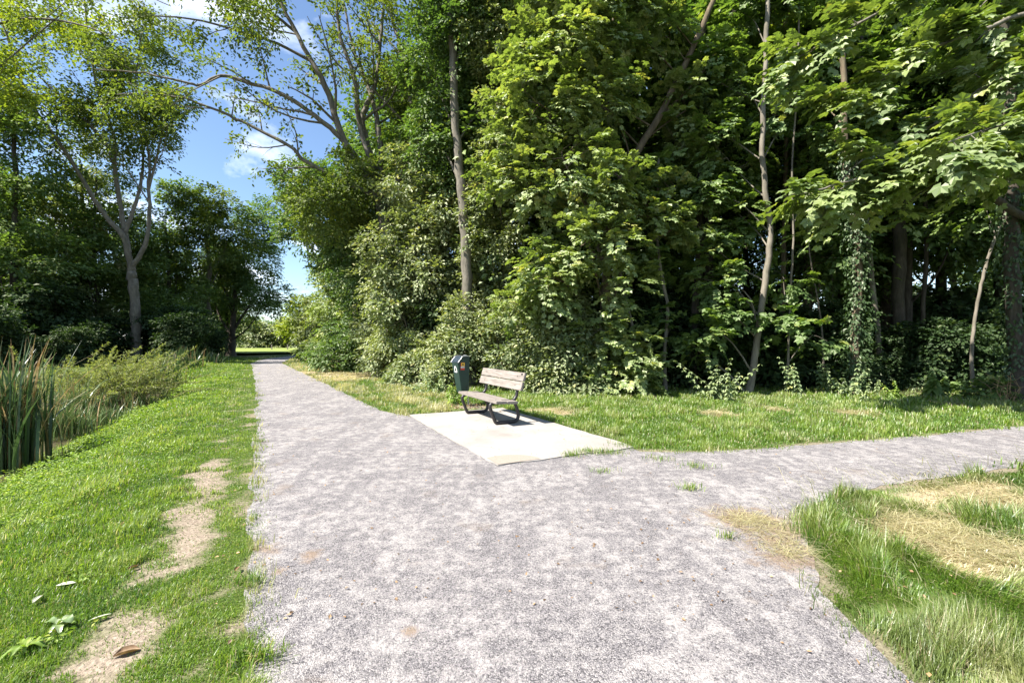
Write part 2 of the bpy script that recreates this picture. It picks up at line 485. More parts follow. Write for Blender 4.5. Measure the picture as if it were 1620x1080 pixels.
# ------------------------------------------------------------------ terrain
PA = G(380, 1080); PD = norm(np.array([-0.485, 0.875])); PN = np.array([-PD[1], PD[0]])
PN = PN if PN[0] < 0 else -PN
def dist_left(x, y): return (x - PA[0]) * PN[0] + (y - PA[1]) * PN[1]
def along(x, y): return (x - PA[0]) * PD[0] + (y - PA[1]) * PD[1]

def rough_line(pts, amp, seed, step=0.07):
    pts = np.asarray(pts, float); out = []
    for a, b in zip(pts[:-1], pts[1:]):
        L = np.linalg.norm(b - a); n = max(1, int(L / (step * max(1.0, np.linalg.norm((a + b) / 2) / 5))))
        for i in range(n):
            q = a + (b - a) * i / n
            d = (b - a) / max(L, 1e-6); nn = np.array([-d[1], d[0]])
            k = (fbm(q[0], q[1], 0.5, seed, 4) - 0.5) * 2 * amp
            out.append(q + nn * k)
    out.append(pts[-1])
    return np.array(out)
left_px = [(380, 1080), (388, 960), (394, 850), (401, 740), (405, 640), (403, 605), (399, 583), (397, 574.5)]
left_edge = [np.array([1.6, -3.0])] + [G(*p) for p in left_px] + [G(408, 570), G(426, 566.5), G(450, 564), G(468, 562)]
right_far = [G(472, 562.6), G(463, 565.5), G(452, 571), G(447, 574.5), G(470, 586), G(520, 609), G(560, 629), G(600, 649), G(640, 657)]
pad_A = G(645, 657); pad_B = G(787, 738)
pv = norm(pad_B - pad_A); pu = np.array([-pv[1], pv[0]]); pu = pu if pu[0] > 0 else -pu
PADW = 2.08
pad_C = pad_B + pu * PADW; pad_D = pad_A + pu * PADW
mid_in = [pad_A + pu * 0.12 + pv * 0.3, pad_B + pu * 0.2 - pv * 0.15, pad_C - pv * 0.1 - pu * 0.05]
up_edge = [G(1012, 714), G(1100, 715), G(1200, 711), G(1300, 702), G(1450, 690), G(1620, 674), np.array([12.0, 8.9]), np.array([26.0, 11.5])]
lo_edge = [np.array([26.0, 9.0]), np.array([9.0, 6.25]), G(1620, 738), G(1500, 755), G(1400, 770), G(1320, 784), G(1288, 802), G(1272, 835), G(1280, 875), G(1303, 930), G(1350, 985), G(1400, 1030), G(1460, 1080), np.array([1.95, 0.3]), np.array([2.2, -3.0])]
path_poly = np.concatenate([rough_line(left_edge, 0.10, 3), rough_line(right_far, 0.08, 4), mid_in, rough_line(up_edge, 0.10, 5), rough_line(lo_edge, 0.09, 6)])
path_coarse = np.array(left_edge + right_far + mid_in + up_edge + lo_edge)
forest_edge = [G(478, 566), G(500, 572), G(545, 584), G(640, 608), G(700, 618), G(860, 622), G(1000, 618), G(1200, 616), G(1420, 627), G(1620, 638), np.array([30.0, 15.0]), np.array([120.0, 40.0]), np.array([120.0, 70.0]), np.array([-6.0, 70.0])]
forest_poly = np.array(forest_edge)

def height(x, y):
    d = dist_left(x, y); s = along(x, y)
    pond = smooth(30, 24, s) * smooth(-24, -18, s)
    d2 = d + 0.5 * (vnoise(s, s * 0, 3.0, 9) - 0.5)
    t = smooth(1.1, 4.1, d2); t2 = smooth(12.5, 15.5, d2)
    h = -0.95 * t * (1 - t2) * pond + 0.15 * t2
    away = np.clip(smooth(0.1, 0.9, d) + inside(x, y, forest_poly) * 1.0, 0, 1)
    return h + away * (0.10 * (fbm(x, y, 1.1, 2) - 0.5) + .035 * (vnoise(x, y, .38, 8) - .5))
def blob(x, y, c, r, seed=1):
    q = np.hypot(x - c[0], y - c[1]) / r + (fbm(x, y, 0.45, 20 + seed, 5) - 0.5) * 3.2
    return smooth(1.25, 0.35, q)
soil_b = [(740, 642, .55), (775, 648, .4), (715, 641, .3)]
hay_b = [(545, 588, 2.4), (590, 595, 1.9), (508, 581, 1.9), (570, 592, 1.8), (530, 600, .9), (1215, 832, .34), (1180, 825, .2), (1245, 870, .2), (1490, 840, .62), (1560, 790, .62), (1415, 832, .42), (1590, 865, .52), (1530, 870, .4), (1350, 655, .45), (1220, 648, .3), (1130, 655, .35), (880, 650, .5), (1500, 640, .3)]
def polydist(x, y, pts):
    r = np.full(np.shape(x), 1e9); pts = np.asarray(pts, float)
    for a, b in zip(pts[:-1], pts[1:]):
        e = b - a; tt = np.clip(((x - a[0]) * e[0] + (y - a[1]) * e[1]) / max(e @ e, 1e-9), 0, 1)
        r = np.minimum(r, np.hypot(x - a[0] - tt * e[0], y - a[1] - tt * e[1]))
    return r
def masks(x, y):
    soil = 0 * x; hay = 0 * x
    de = polydist(x, y, lo_edge[1:]); fr = fbm(x, y, .30, 37, 4)
    soil = np.maximum(soil, np.clip(smooth(.16, .0, de) + (fr - .5) * 3.0 - .25, 0, 1) * (de < .2) * .8); near_lo = de
    de = polydist(x, y, up_edge[:-1]); soil = np.maximum(soil, np.clip(smooth(.22, .0, de) + (fr - .5) * 3.0 - .3, 0, 1) * (de < .26) * .8)
    for i, (a, b, r) in enumerate(soil_b): soil = np.maximum(soil, blob(x, y, G(a, b), r, i))
    for i, (a, b, r) in enumerate(hay_b): hay = np.maximum(hay, blob(x, y, G(a, b), r, 40 + i))
    hay = hay * smooth(.03, .25, near_lo)
    hay = np.where((x > 1.5) & (y < 6.5), hay * (1 - .9 * smooth(.50, .64, fbm(x, y, .42, 63, 3))), hay)
    d = dist_left(x, y)
    wob = 0.30 * (fbm(x, y, .9, 33, 4) - .5)
    band = np.exp(-((d - .47 + wob) / .175) ** 2)
    where_ = 1.0 * smooth(2.9, 3.5, y) * smooth(5.9, 5.2, y) + .8 * smooth(2.75, 2.3, y) + .35
    fine = fbm(x, y, .22, 34, 4)
    soil = np.maximum(soil, np.clip(band * where_ * 1.15 + (fine - .5) * 3.4 + (vnoise(x, y, .06, 36) - .5) * .9 - .30, 0, 1) * smooth(.05, .3, band))
    soil = np.maximum(soil, smooth(0.5, 0.0, d) * smooth(-0.3, 0.0, d) * smooth(.50, .72, fbm(x, y, .3, 31)) * smooth(14, 8, y) * .9)
    return np.clip(soil, 0, 1), np.clip(hay, 0, 1)

def axis(lo, hi, step, far, grow_):
    a = list(np.arange(lo, hi, step)); s = step
    while a[-1] < far: s *= grow_; a.append(a[-1] + s)
    b = []; s = step; x = lo
    while x > -far: s *= grow_; x -= s; b.append(x)
    return np.array(b[::-1] + a)
gx = axis(-8, 8, 0.1, 1500, 1.06); gy = axis(0.8, 13, 0.1, 2000, 1.05)
XX, YY = np.meshgrid(gx, gy)
ZZ = height(XX, YY)
so, ha = masks(XX, YY)
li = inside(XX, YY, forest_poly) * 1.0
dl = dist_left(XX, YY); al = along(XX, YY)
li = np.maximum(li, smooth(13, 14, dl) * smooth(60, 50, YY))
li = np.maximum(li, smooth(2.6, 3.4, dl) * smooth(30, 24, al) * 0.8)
nx, ny = len(gx), len(gy)
ii = (np.arange(ny - 1)[:, None] * nx + np.arange(nx - 1)[None, :])
quads = np.stack([ii, ii + 1, ii + nx + 1, ii + nx], -1).reshape(-1, 4)

t = NT('soil_and_turf')
mk = t.attr('mask').outputs['Color']; sp = t.new('ShaderNodeSeparateColor'); t.link(mk, sp.inputs[0])
P = t.pos()
n1 = t.noise(P, 3.0, 5, 0.6); n2 = t.noise(P, 40, 4, 0.65); n3 = t.noise(P, 0.5, 3)
turf = t.ramp(n2, [(0.3, (0.035, 0.055, 0.012)), (0.6, (0.075, 0.105, 0.022)), (0.8, (0.15, 0.14, 0.05))])
far_turf = t.ramp(n1, [(0.3, (0.09, 0.15, 0.03)), (0.7, (0.16, 0.22, 0.05))])
cd = t.new('ShaderNodeSeparateXYZ'); t.link(P, cd.inputs[0])
soilc = t.ramp(n2, [(0.25, (0.10, 0.076, 0.056)), (0.5, (0.25, 0.20, 0.152)), (0.8, (0.40, 0.335, 0.265))])
hayc = t.ramp(n2, [(0.25, (0.20, 0.155, 0.09)), (0.55, (0.40, 0.325, 0.21)), (0.8, (0.54, 0.465, 0.335))])
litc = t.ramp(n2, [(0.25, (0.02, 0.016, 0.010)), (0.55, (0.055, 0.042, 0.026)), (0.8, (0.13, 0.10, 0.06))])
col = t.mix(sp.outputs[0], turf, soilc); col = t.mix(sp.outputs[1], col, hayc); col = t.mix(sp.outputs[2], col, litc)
t.principled(col, 0.95, t.bump(n2, 0.7, 0.03), spec=0.1)
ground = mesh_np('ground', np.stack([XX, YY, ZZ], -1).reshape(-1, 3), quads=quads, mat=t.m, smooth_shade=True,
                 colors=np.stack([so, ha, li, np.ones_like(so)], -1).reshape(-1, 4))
tag(ground, kind='structure')

# far meadow, a sheet of mown turf beyond the trees
t = NT('mown_meadow')
n1 = t.noise(t.pos(), 0.6, 4); n2 = t.noise(t.pos(), 9, 3)
col = t.mix(t.ramp(n2, [(0.3, 0.0), (0.7, 0.6)]), t.ramp(n1, [(0.3, (0.13, 0.19, 0.035)), (0.7, (0.21, 0.25, 0.06))]), (0.25, 0.26, 0.09))
t.principled(col, 0.95, t.bump(n2, 0.5, 0.05), spec=0.1)
mw = np.array([(-62, 47, .0), (-27.5, 47, .0), (-24, 54, 0), (-18, 50, 0), (-14, 60, 0), (-20, 100, 0), (-90, 100, 0), (-75, 60, 0)], float)
def sheet(name, poly, z, mat):
    me = bpy.data.meshes.new(name)
    me.from_pydata([(float(p[0]), float(p[1]), z) for p in poly], [], [list(range(len(poly)))])
    me.update(); me.materials.append(mat)
    if me.polygons[0].normal.z < 0: me.flip_normals()
    o = bpy.data.objects.new(name, me); COL.objects.link(o); return o
mo = sheet('meadow', mw, 0.22, t.m); tag(mo, kind='structure')

# water of the pond
t = NT('pond_water')
n1 = t.noise(t.pos(), 2.5, 3)
t.principled((0.10, 0.085, 0.05), 0.10, t.bump(n1, 0.15, 0.02), spec=0.5)
def SD(s, d): return PA + PD * s + PN * d
wa = sheet('pond_water', [SD(-22, 2.2), SD(29, 2.2), SD(29, 15), SD(-22, 15)], -0.55, t.m); tag(wa, kind='structure')

# gravel path with its branch to the right
t = NT('crushed_stone')
P = t.pos()
vo = t.new('ShaderNodeTexVoronoi'); vo.inputs['Scale'].default_value = 170; t.link(P, vo.inputs['Vector'])
vs_ = t.new('ShaderNodeSeparateColor'); t.link(vo.outputs['Color'], vs_.inputs[0])
nf = t.noise(P, 75, 4, 0.7); nm = t.noise(P, 9.0, 6, 0.70); nl = t.noise(P, 1.7, 4, 0.55, 0.5)
stv = t.new('ShaderNodeMapping'); stv.inputs['Rotation'].default_value = (0, 0, -0.507); stv.inputs['Scale'].default_value = (2.4, 0.45, 1); t.link(P, stv.inputs['Vector'])
ns = t.noise(stv.outputs[0], 1.6, 4, 0.6)
stone = t.ramp(vs_.outputs[0], [(0.05, (0.043, 0.040, 0.042)), (0.3, (0.110, 0.102, 0.106)), (0.7, (0.178, 0.165, 0.169)), (1.0, (0.32, 0.297, 0.287))])
dust = t.mix(t.ramp(nf, [(0.3, 0.0), (0.7, 1.0)]), (0.262, 0.242, 0.231), (0.405, 0.375, 0.356))
f = t.math('ADD', t.math('MULTIPLY', nm, 0.80), t.math('ADD', t.math('MULTIPLY', nl, 0.30), t.math('MULTIPLY', ns, 0.32)))
f = t.math('ADD', f, t.math('MULTIPLY', t.math('SUBTRACT', nf, 0.5), 0.55))
col = t.mix(t.ramp(f, [(0.66, 0.04), (0.84, 0.92)]), stone, dust)
for (a_, b_, r_) in ((1225, 835, .55), (1165, 818, .35), (1250, 880, .4), (490, 880, .13), (440, 905, .10), (650, 1000, .07), (405, 870, .2)):
    c_ = G(a_, b_); vd = t.new('ShaderNodeVectorMath', operation='DISTANCE'); t.link(P, vd.inputs[0]); vd.inputs[1].default_value = (float(c_[0]), float(c_[1]), 0.004)
    k_ = t.math('ADD', t.math('SUBTRACT', 1.0, t.math('DIVIDE', vd.outputs['Value'], r_)), t.math('MULTIPLY', t.math('SUBTRACT', t.noise(P, 6.5, 6, .7), .5), 2.6))
    k_ = t.math('ADD', k_, t.math('MULTIPLY', t.math('SUBTRACT', nf, .5), 1.2))
    col = t.mix(t.ramp(k_, [(0.2, 0.0), (0.8, 0.75)]), col, t.mix(nf, (0.13, 0.085, 0.055), (0.31, 0.225, 0.155)))
br = t.noise(P, 1.9, 6, 0.62)
col = t.mix(t.ramp(br, [(0.60, 0.0), (0.74, 0.6)]), col, (0.19, 0.145, 0.11))
hgt = t.math('ADD', t.math('MULTIPLY', vo.outputs['Distance'], -1.0), t.math('MULTIPLY', nf, 0.8))
t.principled(col, 0.92, t.bump(hgt, 0.75, 0.008), spec=0.2)
M['gravel'] = t.m
pth = sheet('gravel_path', path_poly, 0.004, t.m); tag(pth, kind='structure')

# concrete pad under the bench
t = NT('pale_concrete')
P = t.pos()
n1 = t.noise(P, 1.2, 5); n2 = t.noise(P, 30, 5, 0.7); n3 = t.noise(P, 260, 2)
col = t.ramp(n1, [(0.3, (0.245, 0.225, 0.203)), (0.7, (0.34, 0.315, 0.288))])
col = t.mix(t.ramp(n2, [(0.56, 0.0), (0.75, 0.6)]), col, (0.19, 0.17, 0.15))
col = t.mix(t.ramp(t.noise(P, 3.0, 6, 0.7, 1.0), [(0.55, 0.0), (0.72, 0.5)]), col, (0.165, 0.145, 0.125))
col = t.mix(t.ramp(n3, [(0.64, 0.0), (0.72, 0.35)]), col, (0.13, 0.115, 0.10))
t.principled(col, 0.9, t.bump(n2, 0.25, 0.006), spec=0.2)
def slab(name, poly, z0, z1, mat, bev=0.012):
    import bmesh
    bm = bmesh.new()
    lo = [bm.verts.new((float(p[0]), float(p[1]), z0)) for p in poly]; hi = [bm.verts.new((float(p[0]), float(p[1]), z1)) for p in poly]
    bm.faces.new(hi); bm.faces.new(lo[::-1]); n = len(poly)
    for i in range(n): bm.faces.new((lo[i], lo[(i + 1) % n], hi[(i + 1) % n], hi[i]))
    bmesh.ops.recalc_face_normals(bm, faces=bm.faces)
    if bev:
        ed = [e for e in bm.edges if abs(e.verts[0].co.z - z1) < 1e-5 and abs(e.verts[1].co.z - z1) < 1e-5]
        bmesh.ops.bevel(bm, geom=ed, offset=bev, segments=2, affect='EDGES')
    me = bpy.data.meshes.new(name); bm.to_mesh(me); bm.free(); me.materials.append(mat)
    o = bpy.data.objects.new(name, me); COL.objects.link(o); return o
padp = np.concatenate([rough_line([pad_A, pad_B], 0.05, 11, 0.07)[:-1], rough_line([pad_B, pad_C], 0.08, 12, 0.07)[:-1], rough_line([pad_C, pad_D], 0.07, 13, 0.07)[:-1], rough_line([pad_D, pad_A], 0.05, 14, 0.07)[:-1]])
pad = slab('concrete_pad', padp, -0.08, 0.016, t.m); tag(pad, kind='structure')
t = NT('sand')
n2 = t.noise(t.pos(), 60, 4, 0.7)
t.principled(t.ramp(n2, [(0.3, (0.215, 0.18, 0.147)), (0.7, (0.31, 0.268, 0.225))]), 0.95, t.bump(n2, 0.3, 0.004), spec=0.1)
cpt = pad_B - pv * 0.05 + pu * 0.18
sp_ = []
for k in range(48):
    a = 2 * math.pi * k / 48
    q = cpt + pu * math.cos(a) * 0.42 + pv * math.sin(a) * 0.34
    w = (q - pad_B)
    lim = min(-np.dot(w, pv) - 0.02, 0)    # keep inside the pad's front edges
    if np.dot(w, pv) > -0.02: q = q - pv * (np.dot(w, pv) + 0.02)
    if np.dot(w, pu) < 0.02: q = q + pu * (0.02 - np.dot(w, pu))
    sp_.append(q)
sand = sheet('sand_patch', sp_, 0.020, t.m); tag(sand, kind='structure')

# ------------------------------------------------------------------ grass
t = NT('grass_blades')
dry = t.attr('dry').outputs['Fac']; rn = t.attr('rnd').outputs['Fac']
green = t.ramp(rn, [(0.0, (0.058, 0.130, 0.014)), (0.5, (0.135, 0.248, 0.026)), (0.9, (0.26, 0.37, 0.045)), (1.0, (0.36, 0.40, 0.12))])
gn = t.noise(t.pos(), 1.6, 3)
green = t.mix(t.ramp(gn, [(0.42, 0.0), (0.68, 0.75)]), green, t.ramp(rn, [(0.0, (0.12, 0.22, 0.020)), (1.0, (0.32, 0.42, 0.05))]))
straw = t.ramp(rn, [(0.0, (0.30, 0.24, 0.13)), (0.5, (0.52, 0.445, 0.285)), (1.0, (0.68, 0.615, 0.44))])
col = t.mix(dry, green, straw)
d_ = t.new('ShaderNodeBsdfDiffuse'); t.link(col, d_.inputs[0])
tr_ = t.new('ShaderNodeBsdfTranslucent'); t.link(t.mix(1.0, col, (1.15, 1.15, 0.55), 'MULTIPLY'), tr_.inputs[0])
m1 = t.new('ShaderNodeMixShader'); m1.inputs[0].default_value = 0.5; t.link(d_.outputs[0], m1.inputs[1]); t.link(tr_.outputs[0], m1.inputs[2])
g_ = t.new('ShaderNodeBsdfGlossy'); g_.inputs['Roughness'].default_value = 0.45
m2 = t.new('ShaderNodeMixShader'); m2.inputs[0].default_value = 0.05; t.link(m1.outputs[0], m2.inputs[1]); t.link(g_.outputs[0], m2.inputs[2])
t.link(m2.outputs[0], t.out.inputs['Surface'])
M['grass'] = t.m
class Blades:
    def __init__(s): s.V = []; s.Q = []; s.T = []; s.D = []; s.R = []; s.n = 0
    def add(s, P, h, w, az, lean, dry, rnd, rng, curl=0.5):
        n = len(P); up = np.array([0, 0, 1.0])
        L = np.stack([np.cos(az), np.sin(az), 0 * az], 1)
        side = np.stack([-np.sin(az + rng.normal(0, .5, n)), np.cos(az), 0 * az], 1)
        h = h[:, None]; w = w[:, None]; le = lean[:, None]
        k1 = le * (0.6 + 0.4 * smooth(0.8, 0.97, le))
        p1 = P + up * h * 0.55 * np.sqrt(np.maximum(1 - k1 ** 2, .004)) + L * h * 0.55 * k1
        le2 = np.minimum(le * (1 + curl), 0.98)
        p2 = p1 + up * h * 0.45 * np.sqrt(np.maximum(1 - le2 ** 2, 0.02)) * np.where(le2 > .9, 0.3, 1) + L * h * 0.45 * le2
        v = np.stack([P - side * w * .5, P + side * w * .5, p1 + side * w * .42, p1 - side * w * .42, p2], 1)
        b = s.n + np.arange(n)[:, None] * 5
        s.Q.append(b + np.array([0, 1, 2, 3])); s.T.append(b + np.array([3, 2, 4]))
        s.V.append(v.reshape(-1, 3)); s.D.append(np.repeat(dry, 5)); s.R.append(np.repeat(rnd, 5)); s.n += 5 * n
    def build(s, name, parent=None, mat='grass'):
        return mesh_np(name, np.concatenate(s.V), quads=np.concatenate(s.Q), tris=np.concatenate(s.T), attrs={'dry': np.concatenate(s.D), 'rnd': np.concatenate(s.R)}, mat=M[mat], parent=parent)
rg = rngs(77)
N = 1500000
th = rg.uniform(-0.93, 0.95, N); rr = 1.35 * (48 / 1.35) ** rg.random(N)
x = rr * np.sin(th); y = rr * np.cos(th)
ok = (y > 0.9) & ~inside(x + rg.normal(0, .07, N) - .16 * smooth(.5, .75, fbm(x, y, .5, 66)), y + rg.normal(0, .07, N), path_coarse)
x, y, rr = x[ok], y[ok], rr[ok]
ok = ~inside(x, y, padp)
x, y, rr = x[ok], y[ok], rr[ok]
inf = inside(x, y, forest_poly)
ok = ~inf | ((vnoise(x, y, 0.6, 3) > 0.45) & inside(x, y - 0.7, forest_poly) == False)
x, y, rr = x[ok], y[ok], rr[ok]
d = dist_left(x, y); s_ = along(x, y)
ok = ~((d > 4.15) & (s_ < 29)) & (d < np.where(s_ < 48, 5.0, 30)) & ~inside(x, y, mw[:, :2])
x, y, rr, d, s_ = x[ok], y[ok], rr[ok], d[ok], s_[ok]
so, ha = masks(x, y)
cl = fbm(x, y, 0.35, 51, 3); big = fbm(x, y, 1.6, 52, 3)
keep = rg.random(len(x)) > np.clip(so * 0.80 + smooth(.5, .3, cl) * 0.25, 0, 0.95)
keep &= rg.random(len(x)) > 0.45 * ha
x, y, rr, d, s_, so, ha, cl, big = [a[keep] for a in (x, y, rr, d, s_, so, ha, cl, big)]
n = len(x)
ok_ = 0; rightp = (x > 1.2) & (y < 8.3) & (d < 0) & inside(x, y, np.array([[1.2, -3], [1.2, 4.5], [3, 6], [9, 6.6], [26, 9.3], [26, -3]]))              # rough grass on the right-hand corner
strip = (d < 0) & ~rightp
edge = smooth(0.55, 0.1, d) * (d > 0)
h0 = np.where(rightp, 0.05 + 0.085 * smooth(.35, .65, cl), np.where(strip, 0.045 + 0.10 * smooth(.42, .68, cl), 0.035 + 0.03 * smooth(.4, .7, big) + 0.05 * smooth(.5, .72, cl) + 0.16 * smooth(2.0, 3.6, d)))
h0 = h0 * (1 - 0.5 * edge) * (1 - .5 * so) * (1 - 0.45 * ha) * rg.uniform(0.5, 1.35, n)
w0 = np.maximum(0.0035, rr * 0.00115) * rg.uniform(0.7, 1.3, n)
az = rg.uniform(0, 2 * math.pi, n)
tuss = smooth(.45, .62, vnoise(x, y, .33, 63))          # upright tussocks in the rough corner
az = np.where(rightp, 2.75 + (vnoise(x, y, 0.5, 60) - .5) * 6.5 + rg.normal(0, .5 + 1.2 * tuss, n), az)
lean = np.where(rightp, rg.uniform(0.3, 0.97, n) * (1 - .45 * tuss), rg.uniform(0.1, 0.8, n))
h0 = h0 * np.where(rightp, .7 + .75 * tuss, 1)
inp = inside(x, y, path_coarse); h0 = np.where(inp, h0 * .7, h0)
lean = np.maximum(lean, np.minimum(ha * 1.3, 1) * rg.uniform(.85, .99, n))
dry = np.clip(ha * rg.uniform(.5, 1.3, n) + np.where(rightp | strip, smooth(.55, .78, big) * .22 + smooth(.58, .78, cl) * .2, 0.10 * smooth(.5, .8, cl)) + np.where(strip & (x < -1.2), .55 * smooth(.40, .66, cl), 0) + (rg.random(n) < np.where(strip | rightp, .09, .065)) * .8, 0, 1)
rn_ = np.clip(rg.normal(.45, .22, n) + (cl - .5) * .9 - .16 * rightp, 0, 1)
bl = Blades()
bl.add(np.stack([x, y, height(x, y) - 0.004], 1), h0, w0, az, lean, dry, rn_, rg)
# stray tufts on the gravel
tuf = [(960, 718, .25, 220), (1000, 706, .3, 320), (905, 722, .16, 150), (1040, 728, .2, 90), (1090, 775, .12, 110), (1100, 740, .22, 110), (955, 748, .14, 60), (1150, 853, .07, 50), (395, 925, .1, 150), (392, 1045, .13, 200), (412, 700, .1, 60), (930, 716, .2, 200)]
for (a, b, r, k) in tuf:
    c = G(a, b); q = c + rg.normal(0, r * .5, (k, 2)) * np.array([1, .6])
    bl.add(np.column_stack([q, np.full(k, 0.012)]), rg.uniform(.03, .10, k), np.full(k, .005), rg.uniform(0, 6.3, k), rg.uniform(.2, .9, k), (rg.random(k) < .2) * .8, rg.random(k) * .8, rg)
k = 1500; q = np.stack([rg.uniform(1.5, 6.5, k), rg.uniform(1.6, 6.2, k)], 1); kk = inside(q[:, 0], q[:, 1], np.array([[1.75, 1.5], [2.1, 3.6], [2.7, 4.5], [3.7, 4.95], [6.5, 5.8], [6.5, 1.5]])); q = q[kk]; k = len(q)
bl.add(np.column_stack([q, height(q[:, 0], q[:, 1]) + rg.uniform(.02, .10, k)]), rg.uniform(.10, .30, k), rg.uniform(.0025, .005, k), 2.7 + rg.normal(0, .7, k), rg.uniform(.75, .99, k), rg.uniform(.3, 1, k), rg.uniform(.3, 1, k), rg, .1)
# long loose straw lying over the hay patches
P_, = [[]]
for (a, b, r) in hay_b:
    c = G(a, b); k = int(1300 * min(1.5, r) * (1 if np.hypot(*c) < 9 else .6)); q = c + rg.normal(0, r * .45, (k, 2))
    kk = ~inside(q[:, 0], q[:, 1], padp); q = q[kk]; k = len(q); R_ = np.hypot(q[:, 0], q[:, 1])
    bl.add(np.column_stack([q, height(q[:, 0], q[:, 1]) + rg.uniform(.006, .05, k) * (1 - .9 * inside(q[:, 0], q[:, 1], path_coarse))]), rg.uniform(.06, .22, k), np.maximum(.003, R_ * .0008), rg.uniform(0, 6.3, k), np.full(k, .98), rg.uniform(.7, 1, k), rg.random(k), rg, 0)
grass = bl.build('grass'); tag(grass, kind='stuff')

# loose stones on the path
rg = rngs(78); N = 130000
th = rg.uniform(-0.9, 0.95, N); rr = 1.4 * (16 / 1.4) ** rg.random(N)
x = rr * np.sin(th); y = rr * np.cos(th); ok = inside(x, y, path_poly) & ~inside(x + rg.normal(0, .05, N), y + rg.normal(0, .05, N), padp) & (y > 1)
x, y, rr = x[ok], y[ok], rr[ok]
ok = fbm(x, y, .6, 61) < 0.40 + .3 * rg.random(len(x)); x, y, rr = x[ok], y[ok], rr[ok]
n = len(x); sz = np.maximum(rg.uniform(.002, .0048, n), rr * .0006)
a0 = rg.uniform(0, 6.3, n)
v = np.zeros((n, 5, 3))
for k in range(4):
    v[:, k, 0] = x + np.cos(a0 + k * 1.57 + rg.normal(0, .2, n)) * sz; v[:, k, 1] = y + np.sin(a0 + k * 1.57) * sz * rg.uniform(.6, 1, n); v[:, k, 2] = 0.0035 + .0125 * inside(x, y, padp)
v[:, 4, 0] = x + rg.normal(0, .25, n) * sz; v[:, 4, 1] = y + rg.normal(0, .25, n) * sz; v[:, 4, 2] = 0.004 + .0125 * inside(x, y, padp) + sz * rg.uniform(.5, .95, n)
b = np.arange(n)[:, None] * 5
tri = np.concatenate([b + np.array([k, (k + 1) % 4, 4]) for k in range(4)])
t = NT('stone_chips')
t.principled(t.ramp(t.attr('rnd').outputs['Fac'], [(0, (0.07, 0.066, 0.070)), (.5, (0.145, 0.136, 0.139)), (1, (0.27, 0.254, 0.25))]), 0.9, spec=.2)
gr = mesh_np('gravel', v.reshape(-1, 3), tris=tri, attrs={'rnd': np.repeat(rg.random(n), 5)}, mat=t.m); tag(gr, kind='stuff')

# dry leaf crumbs and twigs blown over path, pad and verge
rg = rngs(79); lf = Leaves(); n = 750
th = rg.uniform(-.6, .93, n * 3); rr = 2.5 * (11 / 2.5) ** rg.random(n * 3); x = rr * np.sin(th); y = rr * np.cos(th)
x, y = x[:n], y[:n]
z = np.where(inside(x, y, padp), 0.03, np.where(inside(x, y, path_poly), 0.012, height(x, y) + .05))
lf.add(np.column_stack([x, y, z]), np.array([0, 0, 1.0]) + rg.normal(0, .35, (n, 3)), rg.normal(0, 1, (n, 3)) * np.array([1, 1, .1]), rg.uniform(.010, .030, n), 'diamond', rg.random(n))
M['litter'] = leaf_mat('dry_brown_leaf', (0.06, 0.035, 0.02), (0.16, 0.09, 0.045), (0.34, 0.22, 0.12), .15, .05)
q = rg.uniform(0, 1, (160, 2)); c = G(740, 642); q = c + rg.normal(0, .35, (160, 2))
lf.add(np.column_stack([q, np.full(160, .035)]), np.array([0, 0, 1.0]) + rg.normal(0, .4, (160, 3)), rg.normal(0, 1, (160, 3)) * np.array([1, 1, .1]), rg.uniform(.03, .07, 160), 'diamond', rg.random(160))
lo = lf.build('leaf_litter', M['litter'], None); tag(lo, kind='stuff')

# ------------------------------------------------------------------ bench
import bmesh
def bm_obj(name, bm, mat, parent=None, smooth_shade=False):
    bmesh.ops.recalc_face_normals(bm, faces=bm.faces)
    me = bpy.data.meshes.new(name); bm.to_mesh(me); bm.free()
    me.materials.append(mat)
    if smooth_shade:
        for p in me.polygons: p.use_smooth = True
    o = bpy.data.objects.new(name, me); COL.objects.link(o)
    if parent: o.parent = parent
    return o
def box_bm(bm, c, e1, e2, e3, bev=0.0):
    'box with centre c and half-extent vectors'
    c, e1, e2, e3 = [Vector(v) for v in (c, e1, e2, e3)]
    vs_ = [bm.verts.new(c + e1 * i + e2 * j + e3 * k) for i in (-1, 1) for j in (-1, 1) for k in (-1, 1)]
    fs = [(0, 1, 3, 2), (4, 6, 7, 5), (0, 4, 5, 1), (2, 3, 7, 6), (0, 2, 6, 4), (1, 5, 7, 3)]
    f = [bm.faces.new([vs_[i] for i in q]) for q in fs]
    if bev:
        ed = list({e for q in f for e in q.edges})
        bmesh.ops.bevel(bm, geom=ed, offset=bev, segments=2, affect='EDGES')
t = NT('weathered_plank')
v = t.scale(t.objco(), (3.2, 60, 45))
n1 = t.noise(v, 1.0, 6, 0.65, 0.4); n2 = t.noise(t.objco(), 3.5, 4)
col = t.ramp(n1, [(0.24, (0.060, 0.045, 0.036)), (0.45, (0.185, 0.158, 0.136)), (0.72, (0.32, 0.282, 0.25))])
col = t.mix(t.ramp(n2, [(0.35, 0.0), (0.75, 0.5)]), col, (0.25, 0.228, 0.207))
t.principled(col, 0.85, t.bump(n1, 0.45, 0.006), spec=0.2)
M['plank'] = t.m
M['frame'] = plain_mat('dark_painted_steel', (0.022, 0.018, 0.018), 0.42, 0.0, .25, 30)
M['steel'] = plain_mat('galvanised_steel', (0.50, 0.49, 0.47), 0.42, 0.75, .12, 25)
s_near = np.array([-0.263, 7.57]); s_far = np.array([-1.08, 9.18])
bc = (s_near + s_far) / 2
ang = math.atan2(-pv[1], -pv[0])           # bench x axis runs from the near end to the far end
bench = thing('park_bench', 'weathered timber bench with dark tubular frames standing on the concrete pad', 'bench', (bc[0], bc[1], 0.0), ang)
